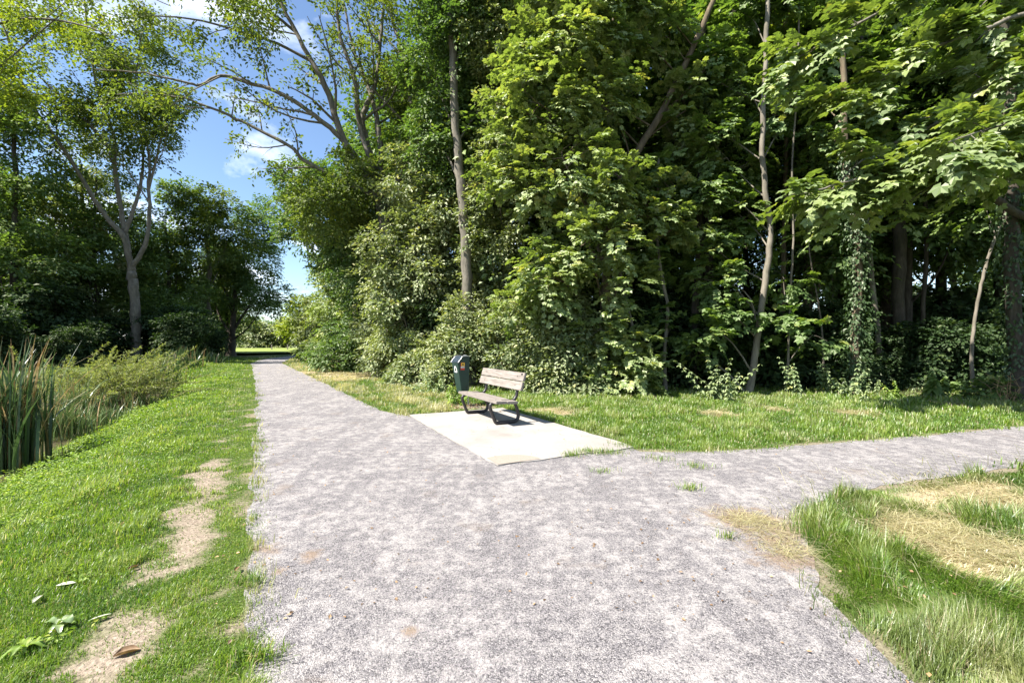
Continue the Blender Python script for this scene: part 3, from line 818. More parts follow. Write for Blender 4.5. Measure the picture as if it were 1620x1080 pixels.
# local axes: +x along the bench to the far end; depth axis dv points from the front edge to the back
axx = Vector((math.cos(ang), math.sin(ang), 0)); axy = Vector((-math.sin(ang), math.cos(ang), 0))
sgn = 1.0 if axy.dot(Vector((pu[0], pu[1], 0))) > 0 else -1.0
def bl_(x, u, z): return Vector((x, sgn * u, z))
LB = 0.9
seats_ = []
for k, (u0, u1) in enumerate(((0.0, 0.20), (0.212, 0.41))):
    bm = bmesh.new()
    zz = 0.445 - k * 0.012
    box_bm(bm, bl_(0, (u0 + u1) / 2, zz - 0.0225), (LB, 0, 0), bl_(0, (u1 - u0) / 2, -0.004), (0, 0, 0.0225), 0.006)
    seats_.append(bm_obj('seat_plank', bm, M['plank'], bench))
b0 = (0.475, 0.605); b1 = (0.565, 0.905)        # backrest section, bottom and top (depth, height)
dl_ = math.hypot(b1[0] - b0[0], b1[1] - b0[1]); du, dz = (b1[0] - b0[0]) / dl_, (b1[1] - b0[1]) / dl_
planks = []
for k in range(2):
    bm = bmesh.new()
    m0 = k * (dl_ / 2 + 0.006); wd_ = dl_ / 2 - 0.006
    cu, cz = b0[0] + du * (m0 + wd_ / 2), b0[1] + dz * (m0 + wd_ / 2)
    box_bm(bm, bl_(0, cu, cz), (LB, 0, 0), bl_(0, du * wd_ / 2, dz * wd_ / 2), bl_(0, dz * 0.021, -du * 0.021), 0.005)
    planks.append(bm_obj('backrest_plank', bm, M['plank'], bench))
bm = bmesh.new()
cu, cz = b0[0] + du * dl_ * 0.90, b0[1] + dz * dl_ * 0.90
box_bm(bm, bl_(-LB + 0.09, cu - dz * 0.0225, cz + du * 0.0225), (0.028, 0, 0), bl_(0, du * 0.014, dz * 0.014), bl_(0, dz * 0.002, -du * 0.002), 0.0)
bm_obj('plaque', bm, M['steel' if False else 'frame'], planks[1])
def bolt(parent, c, n):
    bm = bmesh.new(); n = Vector(n).normalized(); a = n.orthogonal().normalized(); b = n.cross(a)
    vs0 = [bm.verts.new(Vector(c) + (a * math.cos(k * .785) + b * math.sin(k * .785)) * .011) for k in range(8)]
    vs1 = [bm.verts.new(Vector(c) + n * .004 + (a * math.cos(k * .785) + b * math.sin(k * .785)) * .009) for k in range(8)]
    bm.faces.new(vs1)
    for k in range(8): bm.faces.new((vs0[k], vs0[(k + 1) % 8], vs1[(k + 1) % 8], vs1[k]))
    bm_obj('bolt', bm, M['frame'], parent)
for sx in (-0.66, 0.66):
    for k in range(2):
        m0 = k * (dl_ / 2 + 0.006) + (dl_ / 2 - .006) / 2; fn = bl_(0, -dz, du)
        bolt(planks[k], bl_(sx, b0[0] + du * m0, b0[1] + dz * m0) + fn * 0.0212, fn)
        bolt(seats_[k], bl_(sx, .10 + .211 * k, .4455 - k * .012), (0, 0, 1))
for sx in (-0.66, 0.66):
    w_ = Wood()
    loop = [(0.10, .385), (0.05, .375), (0.005, .345), (-0.005, .30), (0.02, .22), (0.085, .06), (0.12, .028), (0.17, .026), (0.30, .026), (0.43, .026), (0.50, .04), (0.535, .09), (0.535, .17), (0.50, .28), (0.455, .37), (0.41, .385), (0.25, .39), (0.10, .385)]
    pts = resample([tuple(bl_(sx, u, z + 0.022)) for u, z in loop], 4)
    w_.tube(pts, np.full(len(pts), 0.031), 10)
    sup = [(0.40, .40), (0.46, .435), (0.505, .50), (0.52, .58), (0.545, .66), (0.600, .86)]
    pts = resample([tuple(bl_(sx, u, z)) for u, z in sup], 5)
    w_.tube(pts, np.full(len(pts), 0.029), 10)
    w_.build('frame', M['frame'], bench)

# ------------------------------------------------------------------ litter bin
M['bin_green'] = plain_mat('dark_green_plastic', (0.014, 0.036, 0.030), 0.45, 0, .15, 12)
M['bin_hood'] = plain_mat('dark_blue_grey_plastic', (0.028, 0.040, 0.055), 0.30, 0, .2, 14)
M['yellow'] = plain_mat('yellow_sticker', (0.75, 0.42, 0.03), 0.5) if False else M['yellow']
M['st_yellow'] = plain_mat('yellow_sticker', (0.78, 0.47, 0.04), 0.5, 0, .05)
M['st_white'] = plain_mat('white_sticker', (0.80, 0.78, 0.75), 0.5, 0, .04)
M['st_red'] = plain_mat('red_sticker', (0.55, 0.05, 0.03), 0.5, 0, .05)
M['st_black'] = plain_mat('black_print', (0.02, 0.02, 0.02), 0.5, 0, .05)
pp = G(740.5, 641)
bang = math.atan2(-pu[1], -pu[0]) + math.radians(9)          # bin +x is its front, facing the path
binr = thing('litter_bin', 'dark green litter bin on a bent steel pole behind the bench', 'litter bin', (pp[0], pp[1], 0.0), bang)
hw = 0.155
prof_f = [(0.345, 0.985), (0.245, 0.30)]    # front edge: top, bottom (x, z)
back = 0.045
bm = bmesh.new()
pf = [(back, 0.30), (0.225, 0.30), (0.345, 0.975), (0.235, 1.10), (back, 1.10)]
def ext(bm, prof, y0, y1, taper=0.0):
    a = [bm.verts.new((x, y0 + taper * (1 - (z - 0.3) / 0.8), z)) for x, z in prof]; b = [bm.verts.new((x, y1 - taper * (1 - (z - 0.3) / 0.8), z)) for x, z in prof]
    n = len(prof); bm.faces.new(a); bm.faces.new(b[::-1])
    for i in range(n): bm.faces.new((a[i], a[(i + 1) % n], b[(i + 1) % n], b[i]))
ext(bm, pf, -hw, hw, 0.035)
bmesh.ops.bevel(bm, geom=list(bm.edges), offset=0.012, segments=2, affect='EDGES')
body = bm_obj('body', bm, M['bin_green'], binr)
# hood over the opening: sloped flap and arched top with pale rim strips
bm = bmesh.new()
flap = [(0.350, 0.985), (0.238, 1.112), (0.15, 1.125), (0.05, 1.112), (0.05, 1.100), (0.238, 1.098), (0.342, 0.978)]
ext(bm, flap, -hw - 0.006, hw + 0.006, 0.0)
hood = bm_obj('hood', bm, M['bin_hood'], binr)
for sy in (-1, 1):
    w_ = Wood(); pts = resample([(0.352, sy * (hw + .008), 0.985), (0.29, sy * (hw + .008), 1.056), (0.238, sy * (hw + .008), 1.116), (0.14, sy * (hw + .008), 1.128), (0.05, sy * (hw + .008), 1.115)], 4)
    w_.tube(pts, np.full(len(pts), 0.009), 6); w_.build('rim', M['steel'], hood)
bm = bmesh.new(); nrm = Vector((0.127, 0, 0.112)).normalized()
box_bm(bm, Vector((0.295, 0, 1.049)) + nrm * 0.004, (0, 0.14, 0), (0.040, 0, -0.0455), tuple(nrm * 0.003), 0)
bm_obj('flap', bm, M['bin_hood'], hood)
# side stickers on the face turned to the camera
side_y = -1 if Vector((-math.sin(bang), math.cos(bang))).y > 0 else 1
def side_box(name, x0, x1, z0, z1, off, mat, parent):
    bm = bmesh.new(); zc = (z0 + z1) / 2
    y = side_y * (hw - 0.035 * (1 - (zc - 0.3) / 0.8) + off)
    slope = 0.035 / 0.8 * side_y
    box_bm(bm, ((x0 + x1) / 2, y, zc), ((x1 - x0) / 2, 0, 0), (0, slope * (z1 - z0) / 2, (z1 - z0) / 2), (0, 0.0012, 0), 0)
    return bm_obj(name, bm, M[mat], parent)
st = side_box('sticker', 0.175, 0.275, 0.815, 0.985, 0.0015, 'st_red', body)
side_box('pictogram', 0.180, 0.262, 0.905, 0.980, 0.0042, 'st_yellow', body)
bm = bmesh.new()
yy = side_y * (hw - 0.035 * (1 - (0.94 - 0.3) / 0.8) + 0.0068)
poly = [(0.204, .922), (0.240, .922), (0.240, .945), (0.234, .956), (0.222, .966), (0.210, .956), (0.204, .945)]
a = [bm.verts.new((x, yy + side_y * .035 / .8 * (z - .94), z)) for x, z in poly]; bm.faces.new(a)
bm_obj('symbol', bm, M['st_black'], body)
side_box('text_strip', 0.178, 0.272, 0.862, 0.900, 0.0042, 'st_white', body)
for k in range(2): side_box('printed_line', 0.186, 0.262 - 0.012 * k, 0.872 + k * .013, 0.877 + k * .013, 0.0062, 'st_black', body)
side_box('lock_plate', 0.10, 0.118, 0.40, 0.47, 0.003, 'frame', body)
# white emblem on the front: a bottle-shaped outline
fx = lambda z: 0.225 + (0.345 - 0.225) * (z - 0.30) / (0.975 - 0.30)
bm = bmesh.new()
outer = [(-.055, .76), (.055, .76), (.055, .83), (.028, .90), (-.028, .90), (-.055, .83)]; inner = [(-.034, .785), (.034, .785), (.034, .825), (.014, .872), (-.014, .872), (-.034, .825)]
vo_ = [bm.verts.new((fx(z) + 0.004, y, z)) for y, z in outer]; vi_ = [bm.verts.new((fx(z) + 0.004, y, z)) for y, z in inner]
for i in range(6): bm.faces.new((vo_[i], vo_[(i + 1) % 6], vi_[(i + 1) % 6], vi_[i]))
bm_obj('emblem', bm, M['st_white'], body)
w_ = Wood()
pts = resample([(0, 0, -0.1), (0, 0, 0.3), (0, 0, 0.8), (0, 0, 1.03), (0.008, 0, 1.075), (0.03, 0, 1.108), (0.07, 0, 1.125), (0.13, 0, 1.127)], 5)
w_.tube(pts, np.full(len(pts), 0.024), 12); w_.build('pole', M['steel'], binr)
bm = bmesh.new(); box_bm(bm, (0.03, 0, 0.70), (0.018, 0, 0), (0, 0.05, 0), (0, 0, 0.03), .004); bm_obj('bracket', bm, M['steel'], binr); bm = bmesh.new(); box_bm(bm, (0.03, 0, 0.42), (0.018, 0, 0), (0, 0.05, 0), (0, 0, 0.03), .004)
bm_obj('bracket', bm, M['steel'], binr)

# ------------------------------------------------------------------ trees on the right of the path
def base_at(px, Y): 
    x = (px - 810) / F * Y
    return np.array([x, Y, float(height(np.array([x]), np.array([Y]))[0]) - 0.05])
def trunk_px(Y, pts, dY=0.0):
    'trunk polyline whose first point is set down on the ground'
    p = PL(Y, *pts, dY=dY); p[0][2] = float(height(np.array([p[0][0]]), np.array([p[0][1]]))[0]) - 0.05
    return p

# big ash with many rising stems leaning over the path
Y = 19.0
tr = trunk_px(Y, [(634, 595), (629, 520), (624, 460), (616, 395), (603, 325)])
g1 = dict(lev=2, n=7, len=0.34, up=.15, t0=.25, gap=.25, dens=.9)
g2 = dict(lev=2, n=9, len=0.30, up=.02, t0=.2, gap=.42, dens=.9)
lm = [
    (PL(Y, (603, 325), (580, 277), (543, 220), (520, 150), (493, 97), (467, 50), (440, -10), (415, -90), dY=-1.5), .19, .04, g1),
    (PL(Y, (606, 330), (590, 260), (574, 200), (580, 165), (592, 140), (601, 67), (608, -10), (612, -110), dY=.5), .17, .04, g1),
    (PL(Y, (603, 325), (585, 255), (568, 190), (560, 120), (541, 67), (533, 20), (530, -80), dY=-.8), .15, .04, g1),
    (PL(Y, (612, 330), (640, 260), (650, 200), (645, 120), (632, 70), (618, 20), (600, -80), dY=1.2), .17, .05, g1),
    (PL(Y, (606, 320), (601, 220), (593, 173), (573, 113), (560, 80), (545, 10), dY=1.0), .15, .04, g1),
    (PL(Y, (612, 335), (660, 280), (690, 200), (700, 110), (705, 0), dY=2.0), .14, .04, g1),
    (PL(Y, (590, 290), (560, 245), (530, 210), (497, 183), (447, 150), (383, 127), (350, 120), (318, 134), (290, 130), (230, 116), (150, 110), dY=-3.0), .13, .02, g2),
    (PL(Y, (597, 310), (565, 297), (520, 275), (480, 253), (457, 230), (383, 193), (350, 177), (313, 163), (290, 155), (232, 147), (185, 150), dY=-2.0), .11, .016, g2),
    (PL(Y, (493, 97), (440, 70), (380, 50), (300, 30), (220, 25), dY=-2.0), .07, .02, g2),
    (PL(Y, (467, 50), (420, 15), (350, -20), (260, -40), dY=-2.0), .07, .02, g2),
]
build_tree('ash_tree', 'big ash with many grey stems and two long boughs reaching left over the path', 'tree', tr[0], tr, (.36, .26), lm,
           [E(545, 285, 18.6, 45, 40, 1.4, .7), E(660, 220, 20.5, 45, 80, 1.6, .6), E(600, 60, 20, 90, 80, 2.0, .22), E(520, 330, 18.5, 55, 50, 1.4, .9), E(470, -40, 17, 120, 60, 2.5, .2), E(300, 20, 16, 130, 50, 2.0, .10)],
           leaf='oval', lmat='ash', ls=.15, bark='bark', seed=11, link_ells=False, m=9, sprayL=.5, lr=.6, flat=.35, droop=.5, ivy=(.1, 1.0, 2600, .35), jit=.5)

# oak between the ash and the sky
tr = trunk_px(22.5, [(566, 580), (563, 520), (561, 440), (552, 330), (548, 230)])
build_tree('oak_tree', 'dark leafy oak whose crown borders the open sky beside the path', 'tree', tr[0], tr, (.24, .10), [],
           [E(505, 330, 22, 62, 60, 2.2), E(570, 380, 22, 62, 60, 2.2), E(545, 300, 22.5, 55, 50, 2.2), E(486, 370, 23, 34, 34, 1.5), E(600, 330, 22, 50, 60, 2.2), E(452, 330, 22, 22, 22, .8, .8), E(470, 265, 22, 24, 22, .8, .7), E(540, 430, 23, 40, 30, 1.6, .8), E(480, 300, 22, 32, 40, 1.4, .8), E(590, 450, 21, 50, 55, 1.8)],
           leaf='oval', lmat='oak', ls=.17, seed=12, lr=.5, cov=.72, jit=.5)
# sapling pair further along the path
tr = trunk_px(27, [(563, 575), (562, 520), (556, 460), (560, 420)])
build_tree('maple_sapling', 'thin pale green sapling with forked dark stem behind the bushes along the path', 'tree', tr[0], tr, (.14, .05), [(PL(27, (562, 510), (575, 460), (584, 420)), .07, .03)],
           [E(545, 470, 27, 45, 50, 1.6), E(585, 500, 26, 40, 55, 1.5), E(525, 515, 28, 32, 38, 1.4), E(560, 420, 27, 45, 40, 1.6), E(600, 430, 25, 40, 60, 1.6)],
           leaf='oval', lmat='maple_sunlit', ls=.20, bark='bark_dark', seed=13, lr=.6, cov=.8)
tr = trunk_px(34, [(512, 570), (510, 520), (508, 470)])
build_tree('birch_tree', 'light green young tree leaning to the path next to the yellowing one', 'tree', tr[0], tr, (.14, .06), [],
           [E(512, 495, 34, 28, 34, 1.8), E(540, 465, 35, 34, 44, 1.8), E(496, 515, 34, 20, 22, 1.3, .8), E(520, 530, 33, 34, 26, 1.5)], leaf='oval', lmat='hazel', ls=.22, bark='bark_dark', seed=14, lr=.7, cov=.9)

# slender straight trunk
tr = trunk_px(15.5, [(746, 612), (742, 520), (738, 420), (733, 340), (727, 270), (720, 190), (716, 100), (712, 0), (710, -120), (706, -260)])
build_tree('poplar_tree', 'straight slender grey trunk rising bare out of the bushes behind the bench', 'tree', tr[0], tr, (.21, .10), [],
           [E(745, 50, 16.3, 55, 80, 1.8), E(690, 130, 16.8, 45, 90, 1.6), E(770, 150, 16.6, 50, 80, 1.6), E(740, 240, 17.2, 60, 70, 1.5), E(700, -60, 16, 80, 70, 2.2), E(690, 230, 17.5, 40, 60, 1.3)],
           leaf='oval', lmat='oak', ls=.15, bark='bark', seed=15, lr=.55, cov=1.0, jit=.45)
# hornbeam mass behind, between ash and slender trunk
tr = trunk_px(18, [(655, 600), (650, 500), (655, 400), (665, 250)])
build_tree('hornbeam_tree', 'bushy pale leaved tree filling the gap between the ash and the slender trunk', 'tree', tr[0], tr, (.18, .07), [],
           [E(650, 390, 17.4, 60, 62, 1.5), E(700, 330, 17.6, 52, 60, 1.4), E(620, 440, 17.5, 45, 55, 1.3), E(685, 440, 17.5, 50, 55, 1.4), E(660, 290, 18, 50, 50, 1.5), E(640, 505, 17, 42, 42, 1.2), E(700, 250, 18.5, 60, 60, 1.5)],
           leaf='oval', lmat='hazel', ls=.15, seed=16, lr=.5, cov=.95, jit=.5)
tr = trunk_px(17, [(800, 610), (795, 500), (800, 380), (805, 200)])
build_tree('hazel_tree', 'bushy tree with small pale leaves just right of the slender trunk', 'tree', tr[0], tr, (.15, .06), [],
           [E(790, 320, 15.8, 48, 70, 1.2), E(775, 400, 16.5, 45, 60, 1.2, .7), E(820, 250, 16.4, 50, 60, 1.4), E(800, 470, 17, 60, 60, 1.2, .6), E(850, 380, 17.5, 60, 90, 1.4, .6), E(800, 120, 15.6, 42, 70, 1.2, .9), E(795, 215, 15.3, 40, 50, 1.0, .9), E(775, 30, 15.6, 45, 60, 1.2, .9), E(815, -40, 15.6, 60, 50, 1.4)],
           leaf='oval', lmat='hazel', ls=.13, seed=17, lr=.45, cov=.95, jit=.5)

# leaning sycamore with the sunlit maple foliage
Y = 13.6
tr = trunk_px(Y, [(958, 617), (956, 520), (962, 400), (972, 312), (1005, 245), (1040, 190), (1075, 120), (1103, 62), (1135, -20), (1165, -130)], dY=-.3)
build_tree('sycamore_tree', 'leaning sycamore with forked pale limbs and bright sunlit leaves right of the bench', 'tree', tr[0], tr, (.16, .06),
           [(PL(Y, (1000, 255), (1025, 215), (1050, 180), (1090, 140), (1130, 90)), .07, .03), (PL(Y, (960, 430), (930, 330), (915, 200), (905, 60), dY=.5), .10, .03), (PL(Y, (985, 280), (960, 180), (965, 60), (990, -60), dY=.6), .08, .03)],
           [E(890, 70, 13.0, 88, 60, 1.4), E(960, 30, 13.2, 80, 62, 1.3), E(855, 165, 12.6, 62, 52, 1.1), E(935, 150, 12.8, 66, 52, 1.1, .8), E(890, 250, 12.3, 86, 58, 1.1), E(960, 300, 12.6, 62, 42, .9, .8), E(1020, 45, 13.6, 60, 52, 1.2, .8), E(840, 300, 12.8, 48, 42, .9), E(930, 380, 12.2, 78, 48, .9), E(1010, 340, 12.7, 52, 38, .8, .8), E(880, 440, 12.4, 62, 46, .9), E(980, 450, 12.6, 48, 46, .7, .7), E(920, -70, 13, 130, 70, 1.8), E(1085, 175, 13.6, 46, 46, .8, .8), E(815, 225, 12.8, 45, 26, .6), E(796, 275, 12.9, 38, 22, .5), E(830, 110, 12.9, 50, 30, .7), E(1060, 300, 13, 52, 24, .6), E(1078, 352, 13, 42, 22, .6), E(826, 485, 12.8, 44, 30, .6), E(790, 165, 13, 26, 18, .4)],
           leaf='maple', lmat='maple_sunlit', ls=.165, bark='bark_brown', seed=18, lr=.5, cov=1.0, m=8, sprayL=.45, flat=.9, droop=.45)
# thin crooked sycamore stems under it
for i, (pts, lab, el, sd) in enumerate([
    ([(1012, 612), (1004, 540), (999, 510), (986, 460), (977, 400), (975, 350)], 'thin bowed pale stem under the leaning sycamore with sunlit leaves at its foot', [E(985, 545, 12.6, 48, 56, .8), E(1015, 580, 12.3, 34, 32, .6), E(950, 520, 12.4, 40, 40, .7)], 31),
    ([(1052, 610), (1051, 560), (1056, 490), (1046, 430), (1040, 370), (1042, 250)], 'thin kinked brown stem standing between the bowed stem and the crooked trunk', [E(1045, 400, 13.4, 36, 60, .6, .7), E(1060, 520, 13.3, 32, 40, .5, .7), E(1035, 300, 13.6, 40, 50, .7, .7), E(1070, 240, 14, 50, 50, .8, .7)], 32)]):
    tr = trunk_px(13.2, pts)
    build_tree('sycamore_sapling', lab, 'sapling', tr[0], tr, (.06, .035), [], el, leaf='maple', lmat='maple_sunlit' if i == 0 else 'maple', ls=.16, bark='bark_pale', seed=sd, lr=.4, cov=.9, m=8, sprayL=.42, flat=.9, droop=.4)
# crooked pale trunk at the edge of the wood
tr = trunk_px(12.7, [(1185, 617), (1190, 590), (1200, 520), (1213, 430), (1219, 370), (1211, 300), (1206, 220), (1210, 120), (1215, 0), (1222, -140)])
build_tree('sycamore_tree', 'crooked pale slim trunk at the edge of the wood with maple leaves at head height', 'tree', tr[0], tr, (.10, .055), [],
           [E(1145, 440, 13.0, 40, 30, .5), E(1130, 520, 12.8, 40, 34, .5), E(1158, 500, 12.8, 26, 26, .4), E(1150, 250, 13.4, 62, 52, .9, .8), E(1250, 170, 13.6, 66, 52, .9, .8), E(1170, 340, 13.6, 40, 36, .6, .7), E(1160, 120, 13.8, 70, 60, 1, .9), E(1240, 40, 14, 80, 60, 1.2, .9), E(1120, 380, 13.6, 40, 30, .7, .6), E(1110, 560, 12.9, 34, 26, .5, .7), E(1110, 110, 13.9, 44, 50, .9, .9), E(1125, 205, 13.7, 42, 40, .8, .9), E(1100, 300, 13.6, 36, 36, .7, .8), E(1105, 440, 13.6, 30, 40, .6, .7), E(1175, 20, 14, 60, 44, 1, .9)],
           leaf='maple', lmat='maple', ls=.18, bark='bark_pale', seed=19, lr=.45, cov=.95, m=7, sprayL=.45, flat=1.0, droop=.5)
# slim maple next to it, broad leaves in shade
tr = trunk_px(13.0, [(1245, 612), (1247, 560), (1250, 470), (1255, 380), (1253, 260), (1262, 120), (1265, -60)])
build_tree('sycamore_sapling', 'very thin straight stem with broad drooping leaves right of the crooked pale trunk', 'sapling', tr[0], tr, (.035, .02), [],
           [E(1245, 510, 12.6, 40, 36, .5, .8), E(1285, 530, 12.8, 34, 26, .5, .7), E(1240, 440, 13.2, 40, 36, .6, .7), E(1290, 300, 13.6, 50, 40, .7, .7)],
           leaf='maple', lmat='maple', ls=.19, bark='bark_pale', seed=20, lr=.4, cov=.8, m=7, sprayL=.42, flat=1.0, droop=.5)
# ivy clad trunk
tr = trunk_px(12.6, [(1350, 628), (1352, 560), (1356, 480), (1358, 400), (1346, 330), (1338, 250), (1335, 120), (1332, -40)])
build_tree('ivy_clad_tree', 'crooked trunk wrapped in glossy ivy down to the ground beside the nettles', 'tree', tr[0], tr, (.12, .07), [],
           [E(1330, 120, 14, 70, 60, 1, .9), E(1300, 210, 13.6, 60, 46, .9, .8), E(1385, 200, 14, 60, 50, .9, .8), E(1320, 10, 14.5, 90, 60, 1.2, 1)],
           leaf='maple', lmat='maple', ls=.17, bark='bark_brown', seed=21, lr=.5, m=7, sprayL=.45, flat=1.0, droop=.5, ivy=(0, .72, 3000, .26), crown_name='crown')
# hanging thin pole trunk
tr = trunk_px(14.5, [(1395, 620), (1388, 520), (1375, 400), (1360, 250), (1358, 130), (1366, 0), (1372, -160)])
build_tree('pale_pole_tree', 'pale bare pole of a young tree seen against dark leaves at the top', 'tree', tr[0], tr, (.085, .06), [],
           [E(1375, -60, 14.5, 80, 60, 1.2), E(1410, 60, 15, 60, 60, 1, .8)], leaf='maple', lmat='maple', ls=.17, bark='bark_pale', seed=22, lr=.5, m=7, sprayL=.45, flat=1.0)
# thick brown trunk
tr = trunk_px(15.0, [(1424, 615), (1422, 540), (1422, 450), (1425, 330), (1424, 200), (1428, 60), (1430, -120), (1430, -300)])
build_tree('beech_tree', 'thick straight brown trunk inside the edge of the wood left of the pale pole', 'tree', tr[0], tr, (.20, .15), [],
           [E(1440, -80, 15.5, 140, 90, 2.2), E(1490, 60, 16, 80, 60, 1.4), E(1380, 40, 16.5, 70, 70, 1.4, .8), E(1500, 200, 16.5, 60, 50, 1.2, .7)], leaf='oval', lmat='oak', ls=.15, bark='bark_dark', seed=23, lr=.6, ivy=(.45, 1, 1500, .25))
# thin leaning pole, sunny
tr = trunk_px(12.2, [(1540, 632), (1537, 560), (1543, 500), (1552, 450), (1566, 400), (1590, 330), (1600, 260)])
build_tree('sycamore_sapling', 'thin pale pole bending right near a bramble bush in the dark wood', 'sapling', tr[0], tr, (.045, .03), [],
           [E(1600, 250, 12.4, 46, 40, .7, .7), E(1560, 330, 12.8, 40, 30, .6, .5)], leaf='maple', lmat='maple', ls=.18, bark='bark_pale', seed=24, lr=.4, m=7, sprayL=.42, flat=1.0)
# slim bare stems just inside the wood
for (Yd, pts, r_, bk, lab) in [
    (15.2, [(1236, 600), (1238, 480), (1240, 380), (1243, 240), (1240, 60)], (.085, .06), 'bark_brown', 'straight brown stem in shade between the crooked pale trunk and the very thin stem'),
    (13.9, [(1304, 612), (1300, 520), (1290, 455), (1281, 400), (1276, 330)], (.028, .018), 'bark_pale', 'thin grey stem leaning left in the dark gap left of the ivy clad trunk'),
    (16.0, [(1325, 600), (1318, 500), (1316, 400), (1322, 250)], (.04, .03), 'bark', 'thin upright stem in deep shade close to the ivy clad trunk'),
    (15.0, [(1462, 612), (1460, 500), (1466, 380), (1462, 200), (1470, 20)], (.07, .05), 'bark_dark', 'dark slim stem just right of the thick brown trunk'),
    (17.0, [(1506, 600), (1510, 470), (1505, 330), (1512, 120)], (.10, .07), 'bark_dark', 'dark upright stem left of the bending pole'),
    (14.2, [(1096, 600), (1100, 480), (1108, 360), (1104, 200), (1112, 40)], (.13, .09), 'bark_dark', 'dark rough trunk half hidden by leaves between the kinked stem and the crooked pale trunk')]:
    p_ = trunk_px(Yd, pts); build_tree('slim_tree', lab, 'tree', p_[0], p_, r_, bark=bk, seed=int(Yd * 100), flare=.3, sides=7)
# right edge trunk with crooked limb
tr = trunk_px(11.2, [(1612, 640), (1606, 540), (1601, 430), (1600, 330), (1598, 230), (1594, 120), (1585, 0), (1580, -160)])
build_tree('oak_tree', 'rough trunk with ivy and a crooked limb at the far end of the grass strip', 'tree', tr[0], tr, (.16, .12),
           [(PL(11.0, (1640, 350), (1600, 330), (1572, 312), (1548, 285), (1530, 255), (1522, 235), dY=-.6), .10, .05)],
           [E(1570, 100, 12, 70, 60, 1), E(1590, -40, 12, 110, 70, 1.5), E(1500, 30, 12.5, 70, 50, 1, .8), E(1585, 300, 12, 40, 46, .6, .5)], leaf='maple', lmat='maple', ls=.17, bark='bark_dark', seed=25, lr=.5, m=7, sprayL=.45, flat=1.0, ivy=(.05, .8, 2400, .30))
# sycamore standing just beyond the frame, its low boughs come in
b = np.array([13.2, 9.4]); tr = [np.array([b[0], b[1], -0.05]), np.array([13.1, 9.4, 2.5]), np.array([12.9, 9.3, 5.5]), np.array([12.8, 9.3, 11.0])]
gB = dict(lev=1, n=16, len=0.19, up=.02, t0=.12, gap=.0, dens=1.9)
bo = [
    (PL(9.4, (1800, 180), (1700, 165), (1620, 190), (1545, 222), (1470, 255), (1420, 268), (1340, 288), (1275, 305), (1232, 312), dY=-.6), .07, .010, gB),
    (PL(9.4, (1800, 100), (1660, 110), (1570, 130), (1490, 190), (1430, 220), (1370, 250), (1315, 300), dY=-.2), .06, .010, gB),
    (PL(9.4, (1800, 20), (1640, 20), (1560, 45), (1480, 75), (1420, 110), (1360, 150), (1320, 175), dY=-.4), .06, .010, gB),
    (PL(9.4, (1800, 150), (1690, 150), (1620, 185), (1560, 205), (1500, 225), dY=-1.9), .05, .010, gB),
    (PL(9.4, (1800, -40), (1600, -60), (1480, -30), (1390, 20), (1300, 70), (1230, 110), dY=-.2), .06, .010, gB),
    (PL(9.4, (1750, 230), (1640, 215), (1560, 250), (1480, 290), (1430, 325), dY=.3), .04, .008, gB),
]
build_tree('sycamore_tree', 'sycamore at the right edge of the frame sending low leafy boughs over the grass', 'tree', [b[0], b[1], -.05], tr, (.30, .2), bo, [],
           leaf='maple', lmat='bough_lit', ls=.21, bark='bark', seed=26, m=7, sprayL=.42, flat=1.3, droop=.4, jit=.28)

# ------------------------------------------------------------------ the wood behind: copies of a few trees
def forest_tree(i, seed, lmat, hgt, bark, low):
    rng = rngs(seed)
    hz = np.array([0, 0, 1.0])
    tp = [np.array([0, 0, -.1]), np.array([.1, .05, hgt * .3]), np.array([-.1, .1, hgt * .6]), np.array([.1, 0, hgt * .95])]
    el = []
    for k in range(9):
        a = k * 2.4; z = low + (hgt - low) * (k + .5) / 9
        rad = (2.6 - 1.2 * abs((k + .5) / 9 - .45) * 2) * rng.uniform(.8, 1.15)
        rr = 1.5 * rng.uniform(.5, 1.1)
        el.append((np.array([math.cos(a) * rr, math.sin(a) * rr, z]), (rad, rad, rad * .62)))
    return build_tree('forest_tree', 'dark trunk standing deep in the shaded wood behind the grass strip', 'tree', (0, 0, 0), tp, (.20, .07), [], el,
                      leaf='diamond', lmat=lmat, ls=.26, bark=bark, seed=seed, lr=.8, cov=.5, m=9, sprayL=.7, group='trees inside the shaded wood')
ft = [forest_tree(0, 41, 'oak', 17, 'bark_dark', 5.0), forest_tree(1, 42, 'maple', 15, 'bark_brown', 4.0), forest_tree(2, 43, 'oak', 19, 'bark_dark', 6.5)]
spots = [(-1.5, 20), (1.2, 17.5), (2.5, 21.5), (4.6, 18.2), (6.3, 21), (7.6, 17.6), (9.3, 19.6), (10.6, 16.4), (12.2, 19.6), (13.8, 16.0), (15.4, 18.6), (17.2, 15.6), (18.5, 19.5),
         (20.5, 16.5), (-4.5, 24.5), (-.5, 25.5), (4, 26), (8.5, 26), (13, 25.5), (18, 25), (22.5, 21), (-8.2, 29.5), (-2.5, 32), (6, 32), (14, 32), (23, 29), (16.2, 12.6), (19.5, 13.4), (-12.5, 36.5), (28, 18), (30, 26), (21.5, 14.2), (24, 15.5), (25, 18.5), (26.5, 22), (22, 17.8), (32, 21), (35, 25), (29, 15.5)]
rg = rngs(90)
for i, (fx_, fy_) in enumerate(spots):
    z = float(height(np.array([fx_]), np.array([fy_]))[0])
    rz = rg.uniform(0, 6.28); sc = rg.uniform(.85, 1.15)
    if i < 3:
        o = ft[i]; o.location = (fx_, fy_, z); o.rotation_euler.z = rz; o.scale = (sc,) * 3
    else: dup(ft[i % 3], (fx_, fy_, z), rz, sc)
